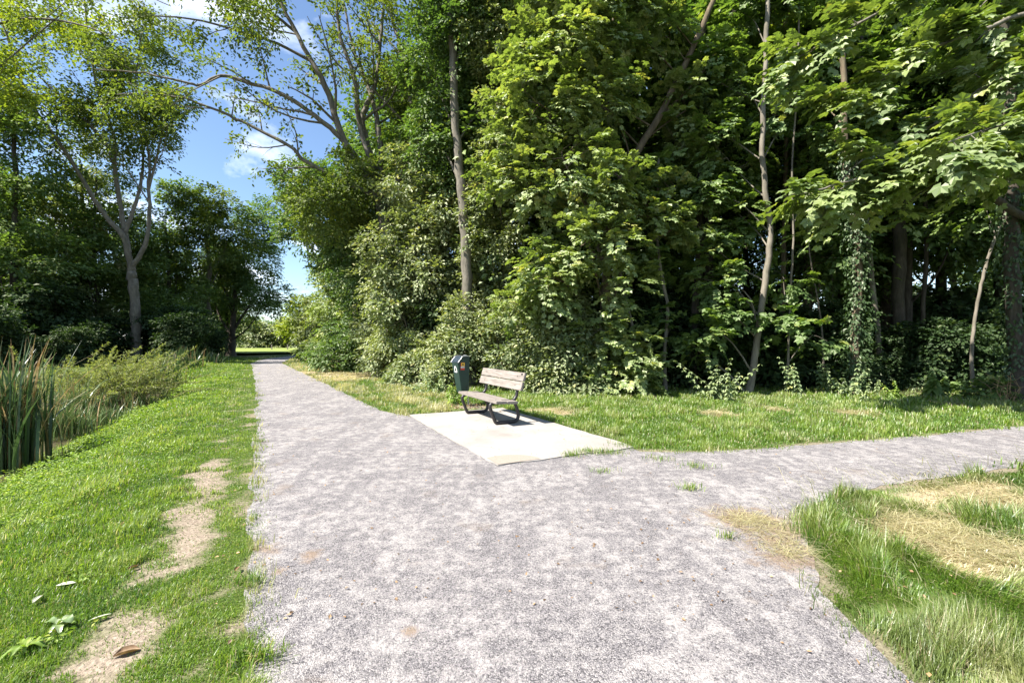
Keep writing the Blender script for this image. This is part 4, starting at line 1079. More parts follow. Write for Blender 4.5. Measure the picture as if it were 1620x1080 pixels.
for i, x_ in enumerate(np.arange(-3, 36, 2.8)):      # younger, low crowned trees closing the back of the wood
    dup(ft[i % 3], (float(x_), 29.5 + 2.3 * (i % 3), 0.0), rg.uniform(0, 6.28), rg.uniform(.42, .55))

# ------------------------------------------------------------------ shrubs and plants on the right
def shrub(name, label, cat, x, y, ells, leaf, lmat, ls, seed, group=None, cov=1.1, lr=.35, m=9, sprayL=.35, nst=7, jit=.45, flat=.6, lai=2.4, bark='bark_brown', droop=.35, foliage='foliage'):
    'several stems from one root and leaf clumps; ells are relative to the root'
    rng = rngs(seed)
    z0 = float(height(np.array([x]), np.array([y]))[0]) - .03
    root = thing(name, label, cat, (x, y, z0), 0, group)
    wd = Wood(); lv = Leaves(); la = {'maple': 0.75, 'oval': 0.38, 'lance': 0.13, 'diamond': 0.32}[leaf]
    for el in ells:
        c, rad = np.asarray(el[0], float), np.asarray(el[1], float)
        l_r = min(lr, .8 * float(rad.min()))
        LC, LO = lumps(rng, c, rad, cov, l_r)
        LC[:, 2] = np.maximum(LC[:, 2], .08)
        P, D = lump_sprays(rng, LC, LO, l_r, max(3, int(lai * math.pi * l_r ** 2 / (la * ls * ls) / m)))
        P[:, 2] = np.maximum(P[:, 2], .04)
        lv.sprays(rng, P, D, sprayL * min(1, l_r / .35), m, ls, leaf, flat=flat, jit=jit, droop=droop)
        for q in LC[rng.random(len(LC)) < min(1, nst * 2.0 / len(LC))]:
            s0 = np.append(rng.normal(0, .12, 2), 0.0)
            limb(rng, wd, [s0, (s0 + q) / 2 + np.array([0, 0, .12 * np.linalg.norm(q)]) + rng.normal(0, .06, 3), q], .016, .005, 5, .3, 4)
    if wd.V: wd.build('stem', M[bark], root)
    lv.build(foliage, M[lmat], root)
    return root
def Es(x, y, *els):
    'ellipsoids given by photo pixels, relative to a root at (x, y)'
    z0 = float(height(np.array([x]), np.array([y]))[0]) - .03
    return [(W(px, py, Yd) - np.array([x, y, z0]), (rx * Yd / F, rd, ry * Yd / F)) for (px, py, Yd, rx, ry, rd) in els]
def root_px(px, Y): return (px - 810) / F * Y, Y
x, y = root_px(660, 16.0); shrub('elder_bush', 'grey green bush with narrow leaves left of the litter bin', 'bush', x, y, Es(x, y, (648, 588, 15.6, 28, 26, .7), (680, 580, 15.6, 30, 30, .7), (668, 556, 16, 28, 26, .6)), 'oval', 'hazel', .12, 101, lr=.3)
x, y = root_px(705, 14.6); shrub('dogwood_bush', 'pale leafy bush directly behind the litter bin', 'bush', x, y, Es(x, y, (712, 560, 14.4, 28, 40, .6), (735, 540, 14.8, 30, 38, .6), (700, 596, 14, 24, 22, .5), (728, 500, 15, 24, 26, .5)), 'oval', 'hazel', .12, 102, lr=.3)
x, y = root_px(800, 14.3); shrub('dogwood_bush', 'shaggy bush with small pale leaves behind the bench back', 'bush', x, y, Es(x, y, (800, 560, 14.0, 42, 44, .7), (838, 520, 14.2, 44, 44, .7), (770, 545, 14.6, 30, 40, .5), (840, 580, 13.6, 42, 36, .6), (800, 500, 14.8, 30, 34, .5)), 'oval', 'hazel', .115, 103, lr=.32)
x, y = root_px(890, 13.4); shrub('hazel_bush', 'tall hazel bush with drooping pale leaves right of the bench', 'bush', x, y, Es(x, y, (880, 500, 13.2, 50, 50, .8), (905, 560, 12.9, 50, 44, .7), (860, 455, 13.4, 42, 38, .7), (915, 590, 12.6, 40, 28, .6), (870, 590, 12.9, 38, 28, .5)), 'oval', 'hazel', .12, 104, lr=.34, sprayL=.42, droop=.6)
x, y = root_px(970, 12.9); shrub('maple_bush', 'low maple bush with lit lobed leaves left of the shaded earth mound', 'bush', x, y, Es(x, y, (965, 560, 12.6, 40, 36, .5), (990, 590, 12.4, 36, 24, .4), (945, 600, 12.4, 30, 16, .4)), 'maple', 'maple_sunlit', .14, 105, lr=.3, m=7, flat=.9)
x, y = root_px(560, 22.5); shrub('laurel_bush', 'dark spreading bush at the straw patch beside the path', 'bush', x, y, Es(x, y, (545, 562, 22, 42, 24, 1.0), (585, 555, 22, 34, 28, 1.0), (515, 560, 24, 26, 16, .8), (560, 530, 23, 40, 26, 1.0)), 'oval', 'oak', .17, 106, lr=.45)
x, y = root_px(610, 19.0); shrub('hazel_bush', 'upright light green bush between the dark spreading bush and the ash', 'bush', x, y, Es(x, y, (600, 545, 19, 36, 40, .9), (625, 570, 18, 30, 28, .8), (595, 500, 19.5, 30, 36, .8), (640, 535, 18, 26, 40, .7)), 'oval', 'hazel', .15, 107, lr=.4)
x, y = root_px(520, 29); shrub('hawthorn_bush', 'small light bush at the far bend of the path', 'bush', x, y, Es(x, y, (512, 548, 29, 26, 16, 1.0), (535, 535, 28, 24, 22, 1.0), (492, 556, 31, 18, 9, .8)), 'oval', 'maple_sunlit', .2, 108, lr=.45)

# dark understorey shrubs in the wood, shared meshes
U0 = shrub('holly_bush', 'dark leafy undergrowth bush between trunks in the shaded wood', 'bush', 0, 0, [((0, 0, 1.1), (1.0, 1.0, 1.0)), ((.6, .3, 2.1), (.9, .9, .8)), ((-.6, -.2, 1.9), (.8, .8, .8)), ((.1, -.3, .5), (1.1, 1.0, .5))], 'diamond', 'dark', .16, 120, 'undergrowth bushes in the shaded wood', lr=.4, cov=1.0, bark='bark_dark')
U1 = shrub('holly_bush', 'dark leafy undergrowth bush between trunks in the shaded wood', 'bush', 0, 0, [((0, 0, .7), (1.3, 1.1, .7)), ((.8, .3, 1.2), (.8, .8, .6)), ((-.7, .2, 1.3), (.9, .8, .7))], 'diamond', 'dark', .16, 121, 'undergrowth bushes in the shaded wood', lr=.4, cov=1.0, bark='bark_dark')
us = [(1.5, 15.6), (3.2, 15.2), (4.6, 16.2), (5.9, 15.0), (7.2, 16.2), (8.4, 15.2), (9.9, 15.0), (11.2, 14.6), (12.6, 14.0), (14.2, 13.4), (15.8, 14.3), (2.4, 18.5), (5.2, 19.5), (8.2, 18.2), (11, 18), (13.2, 18.2), (16.5, 17), (0, 18), (-1.8, 17.8), (19, 15.5), (3.8, 23), (8, 23), (12, 22.5), (16, 22), (-5.5, 22), (20.5, 19), (-3, 21), (10.2, 22.5), (0, 22)]
us += [(18, 13.4), (20, 14.2), (22.5, 15.6), (24, 17), (26, 18.5), (19, 17.2), (21, 21), (24, 22)]
us += [(x_, 36 + (i_ % 2) * 2.0) for i_, x_ in enumerate(np.arange(-6, 44, 3.0))]
us += [(x_, 29 + (i_ % 3) * 2.0) for i_, x_ in enumerate(np.arange(-6, 27, 2.4))]
rg = rngs(91)
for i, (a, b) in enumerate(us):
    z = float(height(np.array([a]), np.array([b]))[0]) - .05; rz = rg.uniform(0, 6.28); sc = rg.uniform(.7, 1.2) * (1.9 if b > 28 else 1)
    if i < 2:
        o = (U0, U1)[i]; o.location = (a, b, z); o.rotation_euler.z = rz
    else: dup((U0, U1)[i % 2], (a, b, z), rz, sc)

# nettles and weeds along the edge of the wood
def stem_plant(name, label, cat, px, py, hpx, nst, ls, seed, lmat='nettle', spread=.15, group=None, lean=.15):
    rng = rngs(seed); g = G(px, py); Yd = g[1]; hm = hpx * Yd / F
    z0 = float(height(np.array([g[0]]), np.array([Yd]))[0]) - .02
    root = thing(name, label, cat, (g[0], Yd, z0), 0, group)
    wd = Wood(); lv = Leaves()
    for k in range(nst):
        o = np.append(rng.normal(0, spread * .5, 2), 0); h = hm * (1 if k == 0 else rng.uniform(.5, .95))
        tip = o + np.append(rng.normal(0, spread + lean * h, 2), h)
        pp, r = limb(rng, wd, [o, (o * .5 + tip * .5) + np.array([0, 0, .03]), tip], .007, .003, 5, .3, 4)
        nn = max(6, int(h / .040)); tt = np.linspace(.12, 1, nn)
        for j, tv in enumerate(tt):
            q = pp[min(int(tv * (len(pp) - 1)), len(pp) - 1)]
            s = 1.75 * ls * (1.1 - .6 * tv) * rng.uniform(.8, 1.2)
            a0 = j * 1.57 + rng.normal(0, .3)
            for a in (a0, a0 + math.pi, a0 + 1.57) if ls > .06 else (a0, a0 + math.pi):
                od = np.array([math.cos(a), math.sin(a), 0])
                lv.add(q[None], (np.array([0, 0, 1.0]) + od * .7 + rng.normal(0, .2, 3))[None], (od + np.array([0, 0, -.55]))[None], np.array([s]), 'oval', np.array([np.clip(rng.normal(.5, .25), 0, 1)]))
    wd.build('stem', M['weed'] if False else M['stalk'], root)
    lv.build('foliage', M[lmat], root)
    return root
M['stalk'] = plain_mat('green_stalk', (0.09, 0.12, 0.04), .7, 0, .2)
GN = None
stem_plant('nettle', 'large many stemmed pale nettle in front of the crooked pale trunk', 'nettle', 1138, 632, 72, 12, .085, 131, spread=.30)
stem_plant('nettle', 'pale nettle with pointed top right of the crooked pale trunk', 'nettle', 1257, 625, 62, 5, .095, 132, spread=.12)
stem_plant('nettle', 'sparse nettle with one bent leaf cluster left of the ivy clad trunk', 'nettle', 1303, 622, 52, 3, .10, 133, spread=.10)
stem_plant('nettle', 'lit nettle at the foot of the ivy clad trunk', 'nettle', 1341, 628, 62, 5, .09, 134, spread=.16)
stem_plant('nettle', 'short nettle in the grass just right of the ivy clad trunk', 'nettle', 1368, 633, 32, 3, .07, 135, spread=.07)
stem_plant('nettle', 'smallest thin nettle in the grass right of the ivy clad trunk', 'nettle', 1387, 630, 30, 2, .065, 136, spread=.05)
stem_plant('nettle', 'yellowish nettle in front of the thick brown trunk', 'nettle', 1422, 630, 30, 4, .08, 137, 'weed', spread=.10)
stem_plant('burdock', 'shaded bluish broad leaved plant standing between the thick trunk and the bending pole', 'plant', 1488, 630, 46, 5, .16, 138, 'maple', spread=.20)
x, y = root_px(1552, 11.6); shrub('bramble', 'low round bramble bush with broad leaves at the foot of the bending pole', 'bush', x, y, Es(x, y, (1552, 618, 11.4, 32, 16, .4)), 'maple', 'maple', .13, 139, lr=.22, m=6, flat=1.0)
stem_plant('nettle', 'tall grey green weeds left of the litter bin', 'nettle', 690, 622, 40, 8, .09, 140, spread=.35)
stem_plant('weed_plant', 'bright green weed growing at the litter bin pole', 'plant', 722, 640, 36, 7, .08, 141, 'weed', spread=.18)
stem_plant('nettle', 'short pale nettles under the hazel bush by the bench', 'nettle', 905, 622, 34, 8, .08, 142, spread=.4)
# withered stalks
rng = rngs(143); g = G(1590, 636); root = thing('withered_weed', 'withered brown stalks at the right end of the grass strip', 'plant', (g[0], g[1], 0))
wd = Wood()
for k in range(16):
    o = np.append(rng.normal(0, .12, 2), 0); limb(rng, wd, [o, o + np.append(rng.normal(0, .08, 2), .3), o + np.append(rng.normal(0, .22, 2), rng.uniform(.4, .75))], .008, .004, 4, .3, 4)
wd.build('stalks', M['straw'] if 'straw' in M else plain_mat('withered_stalk', (.30, .20, .10), .9), root)
# fallen limb lying in the wood
rng = rngs(144); wd = Wood(); a = W(1180, 612, 14); a[2] = .12; b = W(1222, 560, 15.5)
limb(rng, wd, [a, (a + b) / 2, b], .06, .04, 6, .2); o = wd.build('fallen_branch', M['bark'], None); tag(o, 'dead grey branch leaning behind the foot of the crooked pale trunk', 'branch')
# low ivy and seedlings carpeting the floor at the edge of the wood
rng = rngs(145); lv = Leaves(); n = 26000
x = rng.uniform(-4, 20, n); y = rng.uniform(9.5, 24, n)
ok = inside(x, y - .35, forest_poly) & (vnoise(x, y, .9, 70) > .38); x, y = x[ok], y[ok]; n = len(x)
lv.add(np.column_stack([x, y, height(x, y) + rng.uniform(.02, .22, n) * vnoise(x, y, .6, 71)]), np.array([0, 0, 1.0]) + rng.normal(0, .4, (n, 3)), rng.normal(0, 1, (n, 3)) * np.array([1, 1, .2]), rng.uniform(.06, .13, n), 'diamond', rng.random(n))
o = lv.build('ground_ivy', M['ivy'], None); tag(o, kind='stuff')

# ------------------------------------------------------------------ left bank: big tree, dark trees, pond plants
Y = 34.0
tr = trunk_px(Y, [(216, 552), (215, 520), (213, 467), (209, 440), (207, 423)])
gl = dict(lev=2, n=7, len=.30, up=.1, t0=.25, gap=.35, dens=.9)
lm = [
    (PL(Y, (207, 425), (197, 377), (167, 343), (150, 317), (110, 250), (67, 190), (43, 147), (20, 90), (0, 20), dY=-3), .22, .05, gl),
    (PL(Y, (203, 400), (196, 360), (192, 333), (182, 267), (180, 217), (157, 150), (140, 60), (130, -40), dY=1), .22, .05, gl),
    (PL(Y, (207, 425), (230, 387), (237, 333), (235, 300), (235, 240), (215, 140), (225, 50), dY=0), .18, .04, gl),
    (PL(Y, (197, 370), (215, 320), (224, 280), (226, 240), (217, 183), (205, 110), dY=2), .15, .04, gl),
    (PL(Y, (180, 240), (143, 200), (100, 157), (60, 120), dY=-1), .12, .04, gl),
    (PL(Y, (235, 300), (250, 240), (262, 190), (270, 140), dY=0), .10, .03, gl),
]
build_tree('plane_tree', 'tall pale trunked tree forking low on the far bank of the pond', 'tree', tr[0], tr, (.36, .29), lm,
           [E(120, 120, 34, 110, 70, 4, .28), E(190, 190, 34, 80, 60, 3.5, .28), E(230, 100, 34, 60, 60, 3, .25), E(60, 200, 33, 60, 70, 3, .32), E(240, 210, 34, 40, 40, 2, .35), E(150, 20, 34, 140, 60, 4, .25), E(265, 160, 34, 26, 40, 2, .3)],
           leaf='diamond', lmat='ash', ls=.24, bark='bark_pale', seed=51, link_ells=False, m=8, sprayL=.8, lr=.9, flat=.5, jit=.5, flare=.15)
def bank_tree(label, px, Y, trunkpts, ells, lmat, seed, r=(.25, .1), cov=1.0, bark='bark_dark', name='alder_tree', ls=.26, lr=1.0, limbs=()):
    tr = trunk_px(Y, trunkpts)
    return build_tree(name, label, 'tree', tr[0], tr, r, limbs, ells, leaf='diamond', lmat=lmat, ls=ls, bark=bark, seed=seed, lr=lr, cov=cov * .5, m=9, sprayL=.75)
bank_tree('dark broad tree at the left edge of the pond bank', 20, 31, [(25, 560), (22, 450), (25, 300), (20, 150)], [E(20, 330, 31, 60, 70, 3), E(60, 420, 31, 60, 60, 2.5), E(0, 440, 30, 60, 70, 2.5), E(30, 230, 31, 60, 70, 3), E(-40, 300, 31, 70, 90, 3), E(10, 510, 30, 60, 40, 2.5), E(-20, 150, 31, 60, 60, 3, .6)], 'maple', 52)
bank_tree('dark bushy tree just left of the pale forking trunk', 110, 37, [(140, 556), (138, 450), (132, 350), (128, 260)], [E(120, 330, 37, 60, 60, 3), E(150, 400, 37, 50, 60, 3), E(95, 400, 36, 50, 60, 3), E(130, 480, 36, 60, 50, 3), E(80, 500, 35, 50, 46, 2.5), E(140, 270, 37, 46, 46, 2.5, .6)], 'hazel', 53)
bank_tree('dense dark tree filling the space right of the pale forking trunk', 270, 40, [(268, 556), (268, 450), (262, 360)], [E(262, 370, 40, 46, 60, 3), E(280, 440, 40, 46, 60, 3), E(240, 450, 39, 46, 60, 3), E(255, 510, 38, 60, 40, 3), E(290, 500, 38, 40, 46, 2.5), E(275, 320, 41, 36, 36, 2.5)], 'maple', 54)
bank_tree('tree with tilted brown trunk and light leafy top at the end of the pond', 335, 42, [(338, 561), (332, 510), (328, 470), (331, 420), (325, 370)], [E(330, 360, 42, 46, 52, 3, .8), E(300, 400, 42, 36, 52, 2.5, .8), E(360, 370, 42, 40, 46, 2.5, .8), E(320, 320, 42, 36, 28, 2.5, .7), E(345, 430, 42, 40, 36, 2, .6)], 'ash', 55, (.34, .14), bark='bark')
bank_tree('round dark tree with spreading low limbs where the path bends', 368, 45, [(366, 562), (368, 520), (372, 470), (370, 400)], [E(395, 420, 45, 46, 56, 3), E(420, 470, 45, 36, 40, 2.5), E(370, 380, 45, 46, 50, 3), E(360, 450, 45, 40, 46, 2.5, .7), E(405, 370, 46, 30, 30, 2.2), E(400, 340, 47, 24, 22, 2)], 'oak', 56, (.34, .12), name='oak_tree',
          limbs=[(PL(45, (367, 535), (350, 505), (340, 480)), .16, .06), (PL(45, (368, 525), (390, 490), (410, 465)), .15, .06), (PL(45, (370, 490), (352, 450), (345, 420)), .12, .05)])
# boughs of a tree standing outside the frame at the upper left
b = W(-230, 540, 26); tr = [np.array([b[0], b[1], -.4]), np.array([b[0], b[1], 5]), np.array([b[0] + .5, b[1], 12]), np.array([b[0] + 1, b[1], 20])]
build_tree('willow_tree', 'tree at the upper left corner with sunlit yellow green sprays against the sky', 'tree', tr[0], tr, (.4, .2),
           [(PL(26, (-190, 150), (-60, 60), (40, 30), (130, 40), (200, 70), dY=-1), .12, .02, dict(lev=2, n=7, len=.28, up=.0, gap=.35, dens=.8)), (PL(26, (-190, 40), (-40, -40), (80, -50), (200, -20), (270, 10), dY=0), .12, .02, dict(lev=2, n=7, len=.28, up=.0, gap=.35, dens=.8)), (PL(26, (-190, 220), (-80, 150), (0, 130), (60, 150), dY=0), .10, .02, dict(lev=2, n=8, len=.28, up=.0, gap=.1, dens=1.0))],
           [E(20, 60, 26, 60, 40, 2, .22), E(100, 20, 26, 70, 40, 2, .18), E(10, 140, 26, 40, 50, 2, .25)],
           leaf='oval', lmat='yellow', ls=.20, bark='bark', seed=57, m=9, sprayL=.8, lr=.8, flat=.5, jit=.5)
# taller wood behind the bank
bt = [forest_tree(5, 61, 'maple', 15, 'bark_dark', 3.0), forest_tree(6, 62, 'maple', 13, 'bark_dark', 2.0)]
sp2 = [(-33, 36), (-38, 40), (-43, 37), (-36, 46), (-48, 44), (-40, 33), (-46, 31), (-34, 52), (-42, 50), (-30, 48), (-52, 38), (-44, 28), (-50, 30), (-40, 25)]
for i, (a, b) in enumerate(sp2):
    z = .2; rz = rg.uniform(0, 6.28); sc = rg.uniform(.85, 1.2)
    if i < 2: o = bt[i]; o.location = (a, b, z); o.rotation_euler.z = rz; o['label'] = 'shaded tree in the dark wood across the pond'; o['group'] = 'trees in the wood across the pond'
    else: dup(bt[i % 2], (a, b, z), rz, sc)
for i, (a, b, s) in enumerate([(-25.5, 26.5, .6), (-28.5, 29.5, 1.0), (-22.5, 31, .9), (-30, 33, 1.2), (-25.5, 35, 1.1), (-27.5, 39, 1), (-30, 42, 1.1), (-32, 28, 1.2), (-28, 24, 1.0), (-33, 24, 1.1), (-29, 37, .9), (-23.4, 33, .5), (-24.5, 36.8, .75), (-26.5, 26, .6), (-31, 30.5, 1.5), (-30, 26, 1.3)]):
    dup((U0, U1)[i % 2], (a, b, .1), rg.uniform(0, 6.3), s * 1.25, 'dark undergrowth bush on the shaded far bank of the pond', 'undergrowth bushes on the far bank')

# meadow beyond the bend: young tree, stakes, hedge trees
tr = trunk_px(62, [(474, 556), (473, 530), (474, 490), (475, 475)])
build_tree('young_linden', 'small young tree with yellowing crown at the edge of the far meadow', 'tree', tr[0], tr, (.14, .05), [], [E(474, 500, 62, 22, 24, 1.8), E(466, 520, 62, 18, 14, 1.5), E(480, 480, 62, 14, 16, 1.4), E(488, 515, 62, 16, 18, 1.4)], leaf='diamond', lmat='yellow', ls=.38, bark='bark', seed=71, lr=.9, cov=.8, m=8, sprayL=.9)
for k, (px, lab) in enumerate([(455, 'short wooden stake standing on the far meadow left of the young tree'), (430, 'short wooden stake furthest left on the far meadow')]):
    g = W(px, 553, 70); bm = bmesh.new(); box_bm(bm, (g[0], g[1], .55), (.07, 0, 0), (0, .07, 0), (0, 0, .45), .02)
    o = bm_obj('wooden_stake', bm, M['plank']); tag(o, lab, 'stake')
hb = [('pale', 88, 400, 40), ('oak', 92, 425, 46), ('hazel', 90, 450, 44), ('oak', 95, 500, 60), ('hazel', 84, 530, 70), ('oak', 90, 375, 60), ('oak', 92, 345, 70), ('oak', 90, 310, 60), ('oak', 80, 560, 70)]
for k, (lm_, Yd, px, hp) in enumerate(hb):
    tr = trunk_px(Yd, [(px, 555), (px, 556 - hp * .5), (px, 556 - hp)])
    lm_ = 'hazel' if lm_ == 'pale' else lm_
    build_tree('hedge_tree', 'soft far tree in the row closing the meadow beyond the path', 'tree', tr[0], tr, (.25, .1), [], [E(px, 553 - hp * .75, Yd, 20, hp * .32, 2.5), E(px - 12, 553 - hp * .4, Yd, 18, hp * .34, 2.2), E(px + 13, 553 - hp * .45, Yd, 18, hp * .36, 2.2), E(px, 549, Yd - 1, 26, 8, 2)], leaf='diamond', lmat=lm_, ls=.5, bark='bark_dark', seed=80 + k, lr=1.2, cov=1.0, m=8, sprayL=1.1, group='far trees behind the meadow')

# ------------------------------------------------------------------ pond edge plants
def reed_clump(name, label, px, py, z, wpx, hpx, n, seed, wid=.02, dryf=.15, heads=0, leanm=.3, bright=0.0):
    rng = rngs(seed); g = G(px, py, z); Yd = g[1]; hw_ = wpx * .5 * Yd / F; hm = hpx * Yd / F
    root = thing(name, label, 'reeds', (g[0], Yd, z))
    V = []; Q = []; R = []; Dd = []; nn = 0
    for k in range(n):
        o = np.array([rng.normal(0, hw_ * .5), rng.normal(0, hw_ * .5), 0]); h = hm * rng.uniform(.55, 1.05); a = rng.uniform(0, 6.28)
        ld = np.array([math.cos(a), math.sin(a), 0]); ln = min(.95, rng.uniform(.03, leanm) * (1 + (rng.random() < .18) * 2.2)); sd = np.array([-math.sin(a + rng.normal(0, .8)), math.cos(a), 0])
        ts = np.linspace(0, 1, 7); w = wid * rng.uniform(.7, 1.3) * np.array([.8, 1, 1, .9, .75, .5, .05])
        c = o + np.outer(ts, [0, 0, h]) * (1 - .25 * ln * ts[:, None]) + np.outer(ts ** 2.2, ld) * ln * h
        V.append(np.stack([c - sd * w[:, None], c + sd * w[:, None]], 1).reshape(-1, 3))
        i = nn + np.arange(6)[:, None] * 2; Q.append(i + np.array([0, 1, 3, 2])); nn += 14
        dr = (rng.random() < dryf) * rng.uniform(.5, 1.0); Dd.append(np.repeat(np.clip(dr + smooth(.75, 1, ts) * (rng.random() < .25) * .9, 0, 1), 2)); R.append(np.full(14, min(1, rng.uniform(0, .75) + bright)))
    mesh_np('blades', np.concatenate(V), quads=np.concatenate(Q), attrs={'dry': np.concatenate(Dd), 'rnd': np.concatenate(R)}, mat=M['reed'], parent=root)
    for k in range(heads):
        wd = Wood(); o = np.array([rng.normal(0, hw_ * .4), rng.normal(0, hw_ * .4), 0]); h = hm * rng.uniform(.72, .9); tp_ = o + np.array([rng.normal(0, .06), rng.normal(0, .06), h])
        pts = resample([o, (o + tp_) / 2, tp_], 4); wd.tube(pts, np.full(len(pts), .005), 5); wd.build('stalk', M['stalk'], root)
        wd = Wood(); ax = norm(tp_ - o); pts = np.array([tp_ + ax * v for v in (0, .015, .14, .155)]); wd.tube(pts, np.array([.006, .015, .015, .006]), 8); wd.build('seed_head', M['seed'], root)
    return root
t = NT('reed_leaf'); rn = t.attr('rnd').outputs['Fac']
col = t.mix(t.attr('dry').outputs['Fac'], t.ramp(rn, [(0, (.035, .075, .025)), (.6, (.08, .14, .04)), (1, (.14, .20, .06))]), t.ramp(t.noise(t.pos(), 8, 2), [(.35, (.36, .20, .07)), (.65, (.58, .44, .24))]))
p_ = t.principled(col, .38, spec=.5)
tr_ = t.new('ShaderNodeBsdfTranslucent'); t.link(col, tr_.inputs[0]); mx = t.new('ShaderNodeMixShader'); mx.inputs[0].default_value = .25
t.link(p_.outputs[0], mx.inputs[1]); t.link(tr_.outputs[0], mx.inputs[2]); t.link(mx.outputs[0], t.out.inputs['Surface']); M['reed'] = t.m
M['seed'] = plain_mat('cattail_head', (.12, .06, .03), .95, 0, .2)
reed_clump('cattail_clump', 'tall dark green cattails with browning tips at the left edge of the pond', 18, 742, -.55, 84, 212, 330, 150, .015, .13, 3, .30)
reed_clump('reed_clump', 'thin bright reeds in the water right of the tall cattails', 116, 676, -.55, 40, 88, 260, 151, .009, .12, 0, .45, .6)
reed_clump('reed_clump', 'dark green reeds standing behind the olive willow bush', 292, 592, -.4, 46, 48, 170, 152, .022, .1, 0, .3)
reed_clump('reed_clump', 'green reeds hugging the right flank of the olive willow bush', 255, 610, -.4, 46, 58, 170, 153, .018, .12, 0, .3)
reed_clump('reed_clump', 'sparse reeds rising from the pond behind the cattails', 78, 620, -.55, 60, 50, 120, 154, .016, .2, 0, .35)
reed_clump('reed_clump', 'low dark reeds where the pond ends near the bending path', 330, 578, -.15, 40, 24, 130, 155, .028, .1, 0, .3)

reed_clump('reed_clump', 'short bright reeds at the foot of the olive willow bush', 205, 648, -.42, 90, 36, 260, 156, .010, .12, 0, .45, .4)
reed_clump('reed_clump', 'thin yellowish reeds between the bright water reeds and the willow bush', 150, 655, -.5, 60, 50, 220, 157, .010, .22, 0, .45, .4)
reed_clump('reed_clump', 'pale green grass filling the pond edge beside the tall cattails', 96, 690, -.5, 60, 62, 300, 158, .009, .1, 0, .5, .55)
reed_clump('reed_clump', 'bright grass on the waterline below the olive willow bush', 165, 672, -.45, 90, 34, 320, 159, .008, .08, 0, .5, .5)
# olive willow bush: arching wands with narrow leaves
rng = rngs(160); g = G(176, 640, -.35); root = thing('willow_bush', 'wide olive green willow bush with feathery tips on the pond bank', 'bush', (g[0], g[1], -.40))
wd = Wood(); lv = Leaves()
for k in range(330):
    a = rng.uniform(0, 6.28); el_ = rng.uniform(.35, 1.3) if k > 24 else rng.uniform(.9, 1.35); L = rng.uniform(.9, 1.9) * (1.25 if k < 24 else 1)
    o = np.array([rng.normal(0, .55), rng.normal(0, .4), 0]); d = np.array([math.cos(a) * math.cos(el_) * 1.15, math.sin(a) * math.cos(el_) * .9, math.sin(el_)])
    tip = o + d * L + np.array([.12, .05, -.12]) * L; pp, r = limb(rng, wd, [o, o + d * L * .55 + np.array([0, 0, .08]), tip], .007, .002, 3, .3, 5)
    nl_ = int(46 * L); ti = rng.uniform(.25, 1, nl_); idx = ti * (len(pp) - 1); i0 = np.minimum(idx.astype(int), len(pp) - 2); f = (idx - i0)[:, None]; q = pp[i0] * (1 - f) + pp[i0 + 1] * f
    tg = norm(pp[i0 + 1] - pp[i0]); lv.add(q, rng.normal(0, .6, (nl_, 3)) + np.array([0, 0, .8]), tg * .8 + rng.normal(0, .5, (nl_, 3)), rng.uniform(.055, .11, nl_), 'lance', np.clip(rng.normal(.5, .25, nl_), 0, 1))
wd.build('stem', M['bark_brown'], root); lv.build('foliage', M['willow'], root)

# leafy weeds on the bank
rng = rngs(161); lv = Leaves(); n = 95000
th = rng.uniform(-.95, -.45, n); rr = 2.0 * (24 / 2.0) ** rng.random(n); x = rr * np.sin(th); y = rr * np.cos(th); d = dist_left(x, y)
w_ = smooth(1.5, 2.3, d + .6 * (vnoise(x, y, .7, 80) - .5)) * smooth(4.1, 3.3, d) * (vnoise(x, y, .45, 81) > .35); w_ = np.maximum(w_, .8 * (vnoise(x, y, .35, 82) > .56) * smooth(.6, 1.2, d) * smooth(4, 3.3, d))
ok = (rng.random(n) < w_) & (y > 1.2); x, y, rr, d = x[ok], y[ok], rr[ok], d[ok]; n = len(x)
hh = rng.random(n) ** .7 * (.06 + .26 * vnoise(x, y, .5, 83) * smooth(1.6, 2.6, d))
lv.add(np.column_stack([x, y, height(x, y) + hh]), np.array([0, 0, 1.0]) + rng.normal(0, .5, (n, 3)), rng.normal(0, 1, (n, 3)) * np.array([1, 1, .3]), np.maximum(.022, rr * .0040) * rng.uniform(.7, 1.4, n), 'diamond', np.clip(rng.normal(.5, .25, n) + (vnoise(x, y, .4, 84) - .5) * .6, 0, 1))
o = lv.build('bank_weeds', M['weed'], None); tag(o, kind='stuff')

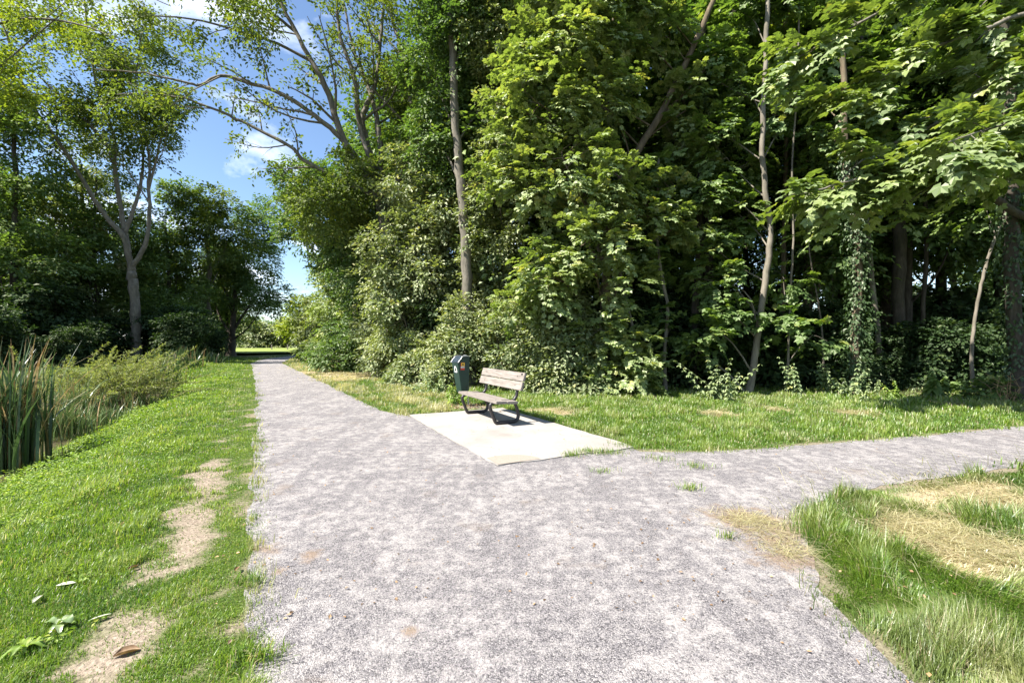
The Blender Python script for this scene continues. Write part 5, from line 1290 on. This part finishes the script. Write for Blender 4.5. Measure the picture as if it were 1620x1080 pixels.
# broad leaved docks, a yellow leaf, a curled dry leaf
def rosette(name, label, px, py, n, L, seed, lmat, up=.5):
    rng = rngs(seed); g = G(px, py); z0 = float(height(np.array([g[0]]), np.array([g[1]]))[0]); root = thing(name, label, 'plant', (g[0], g[1], z0))
    V = []; Q = []; R = []; nn = 0; nu, nv = 9, 5
    u = np.linspace(0, 1, nu)[:, None]; v = np.linspace(-1, 1, nv)[None, :]
    for k in range(n):
        a = k * 2.4 + rng.normal(0, .3); l = L * rng.uniform(.55, 1.15); e = up * rng.uniform(.5, 1.3); w = .34 * l * rng.uniform(.6, 1.1)
        r = l * u * math.cos(e * .8); z = l * (math.sin(e) * u - .75 * u ** 2.2) * .9
        wd_ = w * .5 * np.sin(np.pi * np.clip(.08 + .92 * u, 0, .985)) ** .7 * (1 + .10 * np.sin(14 * u + seed + k))
        zz = z + .22 * np.abs(v) * wd_ + .05 * l * np.sin(9 * u + 2 * v + k) * np.abs(v)
        X = r * math.cos(a) - v * wd_ * math.sin(a); Y_ = r * math.sin(a) + v * wd_ * math.cos(a)
        V.append(np.stack([X, Y_, np.maximum(zz, -.01) + .025 + 0 * v], -1).reshape(-1, 3))
        ii = np.arange(nu - 1)[:, None] * nv + np.arange(nv - 1)[None, :]; Q.append(np.stack([ii, ii + 1, ii + nv + 1, ii + nv], -1).reshape(-1, 4) + nn); nn += nu * nv
        R.append(np.full(nu * nv, rng.uniform(.1, .95)))
    mesh_np('foliage', np.concatenate(V), quads=np.concatenate(Q), attrs={'rnd': np.concatenate(R)}, mat=M[lmat], parent=root, smooth_shade=True)
    return root
M['pale'] = leaf_mat('glossy_pale_leaf', (.12, .20, .06), (.20, .28, .11), (.32, .38, .20), .3, .14, .35)
M['white_leaf'] = leaf_mat('whitish_leaf', (.32, .34, .25), (.45, .46, .37), (.56, .56, .48), .15, .1, .4)  # even whitish colour for the palest single leaves
rosette('dock_plant', 'dock with long pale shiny leaves in the grass at the lower left', 92, 990, 7, .12, 170, 'pale', .9)
rosette('dock_plant', 'pale broad leaved plant half up the grass slope beside a yellow leaf', 205, 672, 9, .20, 171, 'pale', .35)
rosette('dock_plant', 'small broad leaved plant in the grass above the bare strip', 300, 664, 7, .14, 172, 'weed', .4)
rosette('dock_plant', 'bright green plant with upright leaves at the bottom left corner', 40, 1025, 8, .11, 173, 'weed', .8)
def one_leaf(label, px, py, L, mat, seed, az, tilt=.3, curl=0.0, w=.5, lift=.022):
    rng = rngs(seed); g = G(px, py); z0 = float(height(np.array([g[0]]), np.array([g[1]]))[0]) + lift
    nu, nv = 9, 7; u = np.linspace(0, 1, nu)[:, None]; v = np.linspace(-1, 1, nv)[None, :]
    wdt = w * L * .5 * np.sin(np.pi * np.clip(u, .03, .97)) ** .8 * (1 + .12 * np.sin(9 * u))
    ang_ = v * (curl + .25); X = wdt * (np.sin(ang_) / (curl + .25) if curl > 0 else v); Z = wdt * ((1 - np.cos(ang_)) / (curl + .25)) + .025 * L * np.sin(3 * u) + 0 * v
    ca, sa = math.cos(az), math.sin(az); Uy = (u - .5) * L + 0 * v
    P = np.stack([X * ca - Uy * sa, X * sa + Uy * ca, Z + X * tilt * .4], -1).reshape(-1, 3)
    ii = np.arange(nu - 1)[:, None] * nv + np.arange(nv - 1)[None, :]; q = np.stack([ii, ii + 1, ii + nv + 1, ii + nv], -1).reshape(-1, 4)
    o = mesh_np('fallen_leaf', P, quads=q, attrs={'rnd': np.repeat(rng.uniform(.4, .8), len(P)) + rng.normal(0, .1, len(P))}, mat=M[mat], smooth_shade=True); o.location = (g[0], g[1], z0); tag(o, label, 'leaf')
one_leaf('curled brown dry leaf lying at the edge of the bare soil strip', 200, 1035, .095, 'litter', 180, -1.0, .1, 1.2, .8, .006)
one_leaf('white leaf lying flat in the grass at the lower left', 104, 922, .09, 'white_leaf', 181, -1.2, .2, 0, .6)
one_leaf('small pale folded leaf in the grass just left of the white leaf', 60, 945, .08, 'white_leaf', 182, .3, .5, .8, .6)
one_leaf('narrow pale leaf sticking up in the grass right of the dock', 158, 980, .09, 'white_leaf', 183, -.8, .6, .5, .3)
one_leaf('bright yellow leaf lying on the grass slope', 226, 660, .13, 'yellow_leaf' if 'yellow_leaf' in M else 'yellow', 184, .4, .2, 0, .7)
one_leaf('tiny rust brown leaf in the middle of the left lawn', 192, 838, .06, 'litter', 185, .9, .3, 1.0, .7)
one_leaf('dark crumpled leaf in the grass beside the bare soil', 210, 898, .06, 'litter', 186, -.4, .3, 1.3, .7)
one_leaf('pale brown leaf on the path edge next to the soil strip', 375, 905, .06, 'litter', 187, .2, .2, 1.0, .6)
